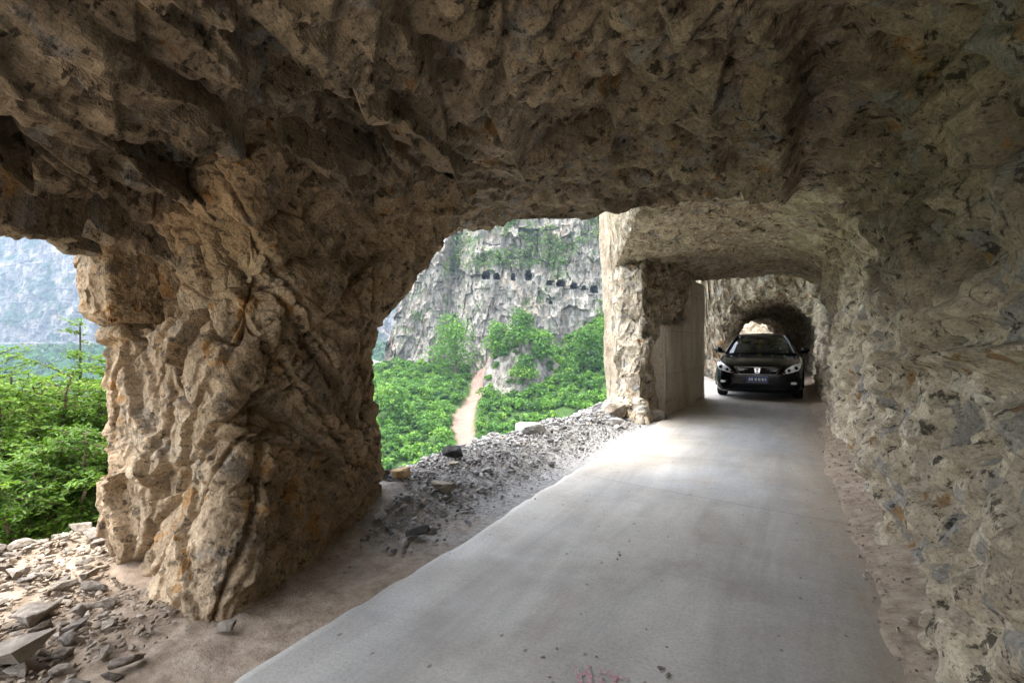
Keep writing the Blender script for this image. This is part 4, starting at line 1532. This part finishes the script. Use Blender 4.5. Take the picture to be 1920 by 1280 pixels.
CAR_X, CAR_Y = -.65, 13.1
car = empty('car', (CAR_X, CAR_Y, .025), math.radians(.6), 1.03)
car.scale.z = 1.07
tag(car, 'black four door saloon car facing the viewer, filling the tunnel lane', 'car')


def patch(name, S, mat, parent, sub=2, smooth=True, mirror=True, close=False, thick=0):
    """S[i][j] = (x, y, z) rows along the car, columns from the centre outwards; mirrored in x"""
    bm = bmesh.new()
    for sg in ((1, -1) if mirror else (1,)):
        g = [[bm.verts.new((p[0] * sg, p[1], p[2])) for p in row] for row in S]
        for i in range(len(S) - 1):
            for j in range(len(S[0]) - 1):
                q = (g[i][j], g[i][j + 1], g[i + 1][j + 1], g[i + 1][j])
                bm.faces.new(q if sg > 0 else q[::-1])
    bmesh.ops.remove_doubles(bm, verts=bm.verts, dist=.0005)
    bmesh.ops.recalc_face_normals(bm, faces=bm.faces)
    o = bm_obj(name, bm, mat, parent, smooth)
    if thick:
        m = o.modifiers.new('t', 'SOLIDIFY')
        m.thickness = thick
        m.offset = -1
    if sub:
        m = o.modifiers.new('s', 'SUBSURF')
        m.levels = m.render_levels = sub
    return o


def bx(bm, c, s, bev=0.0, rotm=None):
    r = bmesh.ops.create_cube(bm, size=1)
    for v in r['verts']:
        co = Vector((v.co.x * s[0], v.co.y * s[1], v.co.z * s[2]))
        if rotm:
            co = rotm @ co
        v.co = co + Vector(c)
    if bev:
        es = list({e for v in r['verts'] for e in v.link_edges})
        bmesh.ops.bevel(bm, geom=es, offset=bev, segments=2, affect='EDGES', clamp_overlap=True)


# stations along the length: y, sill half width, flank half width, shoulder half width, bottom z, shoulder z, centre z
ST = [
    (.00, .60, .62, .56, .20, .58, .62),
    (.03, .70, .73, .66, .17, .66, .70),
    (.10, .80, .83, .76, .15, .72, .775),
    (.26, .87, .895, .83, .14, .785, .835),
    (.60, .90, .920, .86, .14, .855, .895),
    (1.00, .905, .925, .865, .14, .90, .955),
    (1.36, .905, .925, .865, .14, .935, 1.005),
    (2.10, .905, .925, .865, .14, .955, .99),
    (3.00, .905, .925, .865, .14, .965, .99),
    (3.95, .905, .925, .855, .14, .985, 1.03),
    (4.45, .88, .905, .82, .20, .985, 1.03),
    (4.78, .80, .84, .76, .24, .96, 1.0),
    (4.90, .70, .74, .68, .30, .86, .90),
    (4.92, .62, .66, .60, .34, .70, .72),
]
rows = []
for y, ws, wf, wsh, zb, zsh, zc in ST:
    zm = zb + (zsh - zb) * .55
    rows.append([(0, y, zb), (ws * .85, y, zb), (ws, y, zb + .05), (wf, y, zb + .2), (wf, y, zm), (wf - .012, y, zsh - .07), (wsh, y, zsh),
                 (wsh - .10, y, zsh + .012), (wsh * .55, y, zsh + (zc - zsh) * .8), (0, y, zc)])
# close both ends
f = [(p[0] * .6, -.005, .25 + (p[2] - .25) * .8) for p in rows[0]]
b = [(p[0] * .6, 4.925, .4 + (p[2] - .4) * .6) for p in rows[-1]]
f2 = [(0, -.006, .44)] * len(f)
b2 = [(0, 4.926, .5)] * len(b)
body = patch('body', [f2, f] + rows + [b, b2], M_PAINT, car, 2)

# cabin: pillars + roof skin in paint, glass between
def cab(y, w, z):
    return (w, y, z)


roof = []
for y, w, z in ((1.98, .545, 1.405), (2.25, .575, 1.455), (2.9, .585, 1.475), (3.4, .565, 1.450), (3.62, .545, 1.415)):
    roof.append([(0, y - .06 * (y < 2.2), z + .012), (w * .5, y - .05 * (y < 2.2), z + .008), (w * .88, y - .02 * (y < 2.2), z - .008), (w, y, z - .035)])
patch('roof', roof, M_PAINT, car, 2, thick=.03)
# windscreen
ws_ = []
for k in range(6):
    f = k / 5
    y = 1.16 + (1.94 - 1.16) * f
    z = .995 + (1.405 - .995) * f + .035 * math.sin(f * math.pi)
    w = .745 + (.535 - .745) * f
    ws_.append([(0, y - .0, z + .012), (w * .5, y + .03, z + .008), (w * .85, y + .10, z - .004), (w, y + .17, z - .012)])
patch('windscreen', ws_, M_GLASS, car, 2)
rw = []
for k in range(5):
    f = k / 4
    y = 3.64 + (4.28 - 3.64) * f
    z = 1.405 + (1.0 - 1.405) * f + .02 * math.sin(f * math.pi)
    w = .53 + (.70 - .53) * f
    rw.append([(0, y, z), (w * .6, y - .03, z), (w, y - .12, z)])
patch('rear_window', rw, M_GLASS, car, 2)
for sg in (1, -1):
    bm = bmesh.new()
    q = [(.80, 1.52, .97), (.60, 2.12, 1.375), (.615, 2.9, 1.40), (.60, 3.5, 1.375), (.745, 4.02, 1.0)]
    vs = [bm.verts.new((x * sg, y, z)) for x, y, z in q]
    lo = [bm.verts.new((.835 * sg, y, .955)) for y in (3.3, 2.3)]
    bm.faces.new(vs + lo)
    bm_obj('side_window', bm, M_GLASS, car)
    # A pillar, C pillar
    for nm, a, b_, w in (('windscreen_pillar', (.765, 1.30, .985), (.552, 2.06, 1.395), .03), ('rear_pillar', (.60, 3.52, 1.39), (.735, 4.22, .99), .075)):
        pts = [np.array(a) * (1 - f) + np.array(b_) * f + np.array([0, 0, .03 * math.sin(f * math.pi)]) for f in np.linspace(0, 1, 8)]
        pts = np.array(pts)
        pts[:, 0] *= sg
        V, F = tube(pts, np.full(8, w), 8)
        mesh_np(nm, V, F, [M_PAINT], True, car)
    V, F = tube(np.array([(.80 * sg, 2.66, .95), (.63 * sg, 2.70, 1.41)]), [.03, .028], 6)
    mesh_np('door_pillar', V, F, [M_TRIM], True, car)
    # mirrors
    bm = bmesh.new()
    bx(bm, (.985 * sg, 1.62, 1.06), (.20, .09, .135), .04)
    m = bm_obj('mirror', bm, M_PAINT, car, True)
    bm = bmesh.new()
    bx(bm, (.88 * sg, 1.64, 1.01), (.13, .05, .045), .015)
    bm_obj('mirror_arm', bm, M_TRIM, m)
    # headlamps: swept wedge with two ringed projectors
    bm = bmesh.new()
    outl = [(.505, .045, .600), (.600, .030, .585), (.735, .075, .625), (.845, .20, .700), (.868, .36, .795), (.815, .30, .800), (.70, .12, .765), (.585, .052, .690)]
    c = bm.verts.new((.70 * sg, .030, .692))
    vs = [bm.verts.new((x * sg, y - .03, z)) for x, y, z in outl]
    for i in range(8):
        a_, b_ = vs[i], vs[(i + 1) % 8]
        bm.faces.new((c, a_, b_) if sg > 0 else (c, b_, a_))
    hl = bm_obj('headlight', bm, M_LAMP, car)
    sol = hl.modifiers.new('t', 'SOLIDIFY')
    sol.thickness = .02
    for (lx, ly, lz, r) in ((.625, .015, .652, .058), (.765, .075, .705, .068)):
        bm = bmesh.new()
        nrm = Vector((.35 * sg, -1, .15)).normalized()
        q = nrm.to_track_quat('Z', 'Y').to_matrix().to_4x4()
        q.translation = Vector((lx * sg, ly - .036, lz))
        seg = 20
        R1 = [bm.verts.new(q @ Vector((r * math.cos(a), r * math.sin(a), 0))) for a in np.linspace(0, 6.2832, seg, endpoint=False)]
        R2 = [bm.verts.new(q @ Vector((r * .72 * math.cos(a), r * .72 * math.sin(a), .018))) for a in np.linspace(0, 6.2832, seg, endpoint=False)]
        R3 = [bm.verts.new(q @ Vector((r * .55 * math.cos(a), r * .55 * math.sin(a), .002))) for a in np.linspace(0, 6.2832, seg, endpoint=False)]
        for i in range(seg):
            j = (i + 1) % seg
            bm.faces.new((R1[i], R1[j], R2[j], R2[i]))
            bm.faces.new((R2[i], R2[j], R3[j], R3[i]))
        bm_obj('lamp_ring', bm, M_LENS, hl, True)
        bm = bmesh.new()
        R3 = [bm.verts.new(q @ Vector((r * .55 * math.cos(a), r * .55 * math.sin(a), .003))) for a in np.linspace(0, 6.2832, seg, endpoint=False)]
        cc = bm.verts.new(q @ Vector((0, 0, .016)))
        for i in range(seg):
            bm.faces.new((R3[i], R3[(i + 1) % seg], cc))
        bm_obj('lamp_lens', bm, M_GLASS if False else M_TRIM, hl, True)
    bm = bmesh.new()
    bx(bm, (.53 * sg, .012, .585), (.09, .02, .022), .006, Matrix.Rotation(.2 * sg, 3, 'Y'))
    bm_obj('indicator', bm, M_AMB, hl)
    # fog lamps in black recess
    bm = bmesh.new()
    bx(bm, (.70 * sg, .055, .385), (.26, .06, .10), .02, Matrix.Rotation(.38 * sg, 3, 'Z'))
    fr = bm_obj('fog_lamp', bm, M_TRIM, car)
    bm = bmesh.new()
    bx(bm, (.715 * sg, .025, .385), (.12, .03, .05), .012, Matrix.Rotation(.38 * sg, 3, 'Z'))
    bm_obj('lamp_lens', bm, M_LENS, fr)
    # wheels
    for wy in (.92, 3.72):
        bm = bmesh.new()
        R0, W0 = .325, .215
        prof = [(R0 - .105, -W0 / 2 + .01), (R0 - .03, -W0 / 2), (R0 - .006, -W0 / 2 + .03), (R0, -W0 / 2 + .06), (R0, W0 / 2 - .06), (R0 - .006, W0 / 2 - .03), (R0 - .03, W0 / 2), (R0 - .105, W0 / 2 - .01)]
        seg = 36
        g = [[bm.verts.new((.805 * sg + x * sg, wy + r * math.cos(a), .325 + r * math.sin(a))) for r, x in prof] for a in np.linspace(0, 6.28319, seg, endpoint=False)]
        for i in range(seg):
            for j in range(len(prof) - 1):
                bm.faces.new((g[i][j], g[(i + 1) % seg][j], g[(i + 1) % seg][j + 1], g[i][j + 1]))
        bmesh.ops.recalc_face_normals(bm, faces=bm.faces)
        wh = bm_obj('wheel', bm, M_RUB, car, True)
        bm = bmesh.new()
        for a in np.linspace(0, 6.28319, 10, endpoint=False):
            bx(bm, (.905 * sg, wy + .11 * math.cos(a), .325 + .11 * math.sin(a)), (.025, .20, .035), .006, Matrix.Rotation(a, 3, 'X'))
        bmesh.ops.create_cone(bm, cap_ends=True, segments=20, radius1=.05, radius2=.04, depth=.04,
                              matrix=Matrix.Translation((.91 * sg, wy, .325)) @ Matrix.Rotation(math.pi / 2, 4, 'Y'))
        bm_obj('rim', bm, M_RIM, wh)
        # arch lip
        pts = np.array([(.921 * sg, wy + .385 * math.cos(a), .325 + .375 * math.sin(a)) for a in np.linspace(-.15, math.pi + .15, 22)])
        V, F = tube(pts, np.full(22, .016), 6)
        mesh_np('wheel_arch', V, F, [M_TRIM], True, car)
    # doors shut lines and handles
    bm = bmesh.new()
    for hy in (2.45, 3.45):
        bx(bm, (.925 * sg, hy, .84), (.03, .19, .028), .01)
    bm_obj('handle', bm, M_CHROME, car)

# grille with chrome surround, slats and badge
def frame_pts(w0, w1, z0, z1, y0, n=9):
    top = [(x, y0 + .055 * (x / w1) ** 2, z1) for x in np.linspace(-w1, w1, n)]
    bot = [(x, y0 + .055 * (x / w1) ** 2 - .012, z0) for x in np.linspace(w0, -w0, n)]
    return top, bot


top, bot = frame_pts(.37, .475, .560, .712, -.022)
bm = bmesh.new()
vt = [bm.verts.new((x, y + .01, z)) for x, y, z in top]
vb = [bm.verts.new((x, y + .01, z)) for x, y, z in bot[::-1]]
for i in range(len(vt) - 1):
    bm.faces.new((vb[i], vb[i + 1], vt[i + 1], vt[i]))
gr = bm_obj('grille', bm, M_TRIM, car)
so_ = gr.modifiers.new('t', 'SOLIDIFY')
so_.thickness = .02
loop = top + bot + [top[0]]
V, F = tube(np.array(loop), np.full(len(loop), .011), 6)
mesh_np('grille_surround', V, F, [M_CHROME], True, gr)
bm = bmesh.new()
for z in (.600, .636, .672):
    k = (z - .56) / .152
    w = .37 + .105 * k - .02
    for sgn in (-1, 1):
        bx(bm, (sgn * (w / 2 + .035), -.008 + .012, z), (w - .10, .012, .010), .003, Matrix.Rotation(.06 * sgn, 3, 'Z'))
bm_obj('grille_slats', bm, M_RIM, gr)
bm = bmesh.new()
fr_ = [(-.055, .684), (.055, .684), (.042, .594), (-.042, .594)]
for i in range(4):
    a, b_ = fr_[i], fr_[(i + 1) % 4]
    d = Vector((b_[0] - a[0], 0, b_[1] - a[1]))
    bx(bm, ((a[0] + b_[0]) / 2, -.036, (a[1] + b_[1]) / 2), (d.length + .012, .014, .012), .003, Matrix.Rotation(-math.atan2(d.z, d.x), 3, 'Y'))
for sgn in (-1, 1):
    bx(bm, (sgn * .033, -.038, .638), (.020, .018, .084), .004, Matrix.Rotation(.13 * sgn, 3, 'Y'))
bx(bm, (0, -.038, .636), (.056, .018, .016), .003)
bm_obj('badge', bm, M_CHROME, gr)
# number plate, lower intake, wipers, cabin
bm = bmesh.new()
bx(bm, (0, -.034, .455), (.44, .012, .140), .004)
npl = bm_obj('number_plate', bm, M_PLATE, car)
bm = bmesh.new()
for x, w in ((-.155, .035), (-.105, .04), (-.03, .05), (.04, .05), (.11, .045), (.165, .03)):
    bx(bm, (x, -.0425, .452), (w, .004, .062), .002)
for s4 in (((0, .521), (.43, .005)), ((0, .389), (.43, .005))):
    bx(bm, (s4[0][0], -.0415, s4[0][1]), (s4[1][0], .003, s4[1][1]))
bm_obj('plate_characters', bm, M_PLW, npl)
bm = bmesh.new()
bx(bm, (0, -.004, .30), (1.02, .02, .10), .02)
it = bm_obj('lower_intake', bm, M_TRIM, car)
bm = bmesh.new()
bx(bm, (0, -.012, .247), (1.20, .05, .018), .006)
bm_obj('bumper_lip', bm, M_TRIM, car)
for x0, x1, z1 in ((.10, .58, 1.045), (-.55, -.05, 1.05)):
    V, F = tube(np.array([(x0, 1.165, 1.028), ((x0 + x1) / 2, 1.18, 1.045), (x1, 1.235, z1 + .01)]), [.008] * 3, 5)
    mesh_np('wiper', V, F, [M_TRIM], True, car)
bm = bmesh.new()
bx(bm, (0, 1.62, .93), (1.40, .55, .14), .05)
bx(bm, (0, 2.6, .62), (1.55, 2.6, .1))
bx(bm, (0, 3.9, 1.0), (1.3, .25, .06))
bm_obj('dashboard', bm, M_TRIM, car)
for sx_ in (-.38, .38):
    bm = bmesh.new()
    bx(bm, (sx_, 2.62, .92), (.48, .16, .60), .06, Matrix.Rotation(-.2, 3, 'X'))
    bx(bm, (sx_, 2.70, 1.29), (.25, .09, .15), .04)
    bm_obj('seat', bm, M_SEAT, car, True)
bm = bmesh.new()
bx(bm, (0, 3.6, .90), (1.30, .2, .55), .06, Matrix.Rotation(-.25, 3, 'X'))
bm_obj('rear_seat', bm, M_SEAT, car, True)
V, F = tube(np.array([(.38 + .19 * math.cos(a), 1.99 + .06 * math.sin(a), 1.02 + .17 * math.sin(a)) for a in np.linspace(0, 6.283, 25)]), np.full(25, .014), 6)
mesh_np('steering_wheel', V, F, [M_TRIM], True, car)
bm = bmesh.new()
bx(bm, (0, 1.88, 1.335), (.24, .03, .065), .015)
bm_obj('interior_mirror', bm, M_TRIM, car)
bm = bmesh.new()
q = [(-.030, 1.215), (.030, 1.215), (.036, 1.12), (.0, 1.085), (-.036, 1.12)]
bm.faces.new([bm.verts.new((x - .01, 1.80, z)) for x, z in q])
pn = bm_obj('hanging_pennant', bm, M_YEL, car)
so_ = pn.modifiers.new('t', 'SOLIDIFY')
so_.thickness = .006
V, F = tube(np.array([(-.01, 1.80, 1.215), (-.01, 1.84, 1.30)]), [.003, .003], 4)
mesh_np('cord', V, F, [M_YEL], False, pn)
# ------------------------------------------------------------------ small things on the road and under the roof
def G(px, py, z=0.02):
    dep = 960 * (CAM_H - z) / (py - 640)
    return W((px - 960) / 960 * dep, dep, z)


def road_z(x, y):
    p = np.array([[x, y, 0.0]], np.float32)
    return float(.022 + .012 * fbm(p * .8, 3, 301)[0] + .002 * fbm(p * 6, 2, 302)[0])


t = NT('pink_paint')
base = t.mix(t.ramp(t.noise(55, 5, .8), [(.42, 0), (.56, 1)]), (.46, .20, .22), (.44, .41, .37))
M_PINK = t.done(base, .8, None, .2)
strokes = [[(1078, 1252), (1086, 1268), (1092, 1300)], [(1100, 1246), (1104, 1262), (1108, 1300)], [(1082, 1266), (1094, 1262), (1108, 1262)],
           [(1122, 1258), (1140, 1262), (1158, 1268), (1178, 1275)], [(1124, 1268), (1128, 1285), (1130, 1305)], [(1150, 1268), (1152, 1288), (1156, 1306)]]
bm = bmesh.new()
for st in strokes:
    pts = [Vector(G(*q)) for q in st]
    fine = []
    for i in range(len(pts) - 1):
        for k in range(6):
            fine.append(pts[i].lerp(pts[i + 1], k / 6))
    fine.append(pts[-1])
    prev = None
    for i, p in enumerate(fine):
        d = (fine[min(i + 1, len(fine) - 1)] - fine[max(i - 1, 0)]).normalized()
        s = Vector((-d.y, d.x, 0)) * (.008 + .006 * random.random())
        a, b = p + s, p - s
        a.z = road_z(a.x, a.y) + .003
        b.z = road_z(b.x, b.y) + .003
        cur = (bm.verts.new(a), bm.verts.new(b))
        if prev:
            bm.faces.new((prev[0], prev[1], cur[1], cur[0]))
        prev = cur
bmesh.ops.recalc_face_normals(bm, faces=bm.faces)
o = bm_obj('paint_mark', bm, M_PINK)
tag(o, 'faded pink paint scrawl on the grey road at the nearest edge of the view', 'paint mark')

for i, (px, py, s) in enumerate([(1240, 1255, .035), (1252, 1266, .03), (1160, 1040, .03), (1158, 1048, .02), (1044, 1214, .018), (1018, 1230, .02), (1118, 1230, .014),
                                 (1212, 1180, .012), (1090, 1150, .014), (1003, 936, .03), (1250, 1213, .014), (1306, 1040, .014), (1030, 1268, .016)]):
    x, y, _ = G(px, py)
    o = bpy.data.objects.new('pebble', LIB[i % 14])
    COL.objects.link(o)
    o.scale = (s,) * 3
    o.rotation_euler = (0, 0, i * 1.3)
    o.location = (x, y, road_z(x, y) + s * .12)
    tag(o, 'tiny crumb of stone lying loose on the grey road slab', 'pebble', 'crumbs of stone on the road')

# ------------------------------------------------------------------ air
bm = bmesh.new()
bmesh.ops.create_cube(bm, size=1)
t = NT('haze_air')
t.t.nodes.remove(t.p)
pv = t.n('ShaderNodeVolumePrincipled')
pv.inputs['Color'].default_value = (.60, .78, 1.0, 1)
pv.inputs['Density'].default_value = .00016
pv.inputs['Anisotropy'].default_value = .2
t.link(pv.outputs[0], t.out.inputs['Volume'])
o = bm_obj('haze', bm, t.m)
o.location = (0, 0, 70)
o.scale = (3100, 3100, 270)
tag(o, 'pale haze filling the gorge', 'haze', kind='stuff')
# ------------------------------------------------------------------ light, camera
wd = bpy.data.worlds.new('World')
SC.world = wd
wd.use_nodes = True
nt = wd.node_tree
bg = nt.nodes['Background']
sky = nt.nodes.new('ShaderNodeTexSky')
sky.sky_type = 'NISHITA'
sky.sun_disc = False
SUN_EL, SUN_AZ = math.radians(79), math.radians(-115)      # azimuth measured from +Y towards +X
sky.sun_elevation = SUN_EL
sky.sun_rotation = SUN_AZ
sky.air_density = 1.0
sky.dust_density = 3.0
hs = nt.nodes.new('ShaderNodeHueSaturation')
hs.inputs['Saturation'].default_value = .38
nt.links.new(sky.outputs[0], hs.inputs['Color'])
nt.links.new(hs.outputs[0], bg.inputs['Color'])
bg.inputs['Strength'].default_value = .15
sl = bpy.data.lights.new('sun', 'SUN')
sl.energy = .55
sl.angle = math.radians(14)
sl.color = (1, .95, .87)
so = bpy.data.objects.new('sun', sl)
COL.objects.link(so)
dv = Vector((math.sin(SUN_AZ) * math.cos(SUN_EL), math.cos(SUN_AZ) * math.cos(SUN_EL), math.sin(SUN_EL)))
so.rotation_euler = dv.to_track_quat('Z', 'Y').to_euler()
so.location = dv * 60

cd = bpy.data.cameras.new('camera')
cam = bpy.data.objects.new('camera', cd)
COL.objects.link(cam)
cd.sensor_width = 36
cd.lens = 18
cd.clip_start = .05
cd.clip_end = 5000
cam.location = (0, 0, CAM_H)
cam.rotation_euler = (math.radians(90), 0, YAW)
SC.camera = cam

SC.view_settings.view_transform = 'Standard'
SC.view_settings.look = 'None'
SC.view_settings.exposure = 3.25
SC.view_settings.gamma = 1
cy = SC.cycles
cy.max_bounces = 8
cy.diffuse_bounces = 5
cy.glossy_bounces = 4
cy.transmission_bounces = 6
cy.transparent_max_bounces = 8
cy.volume_bounces = 0
cy.caustics_reflective = False
cy.caustics_refractive = False
cy.sample_clamp_indirect = 8
cy.use_denoising = True
cy.denoising_input_passes = 'RGB_ALBEDO_NORMAL'
cy.denoising_prefilter = 'NONE'
SC.render.use_persistent_data = False
cy.use_adaptive_sampling = False
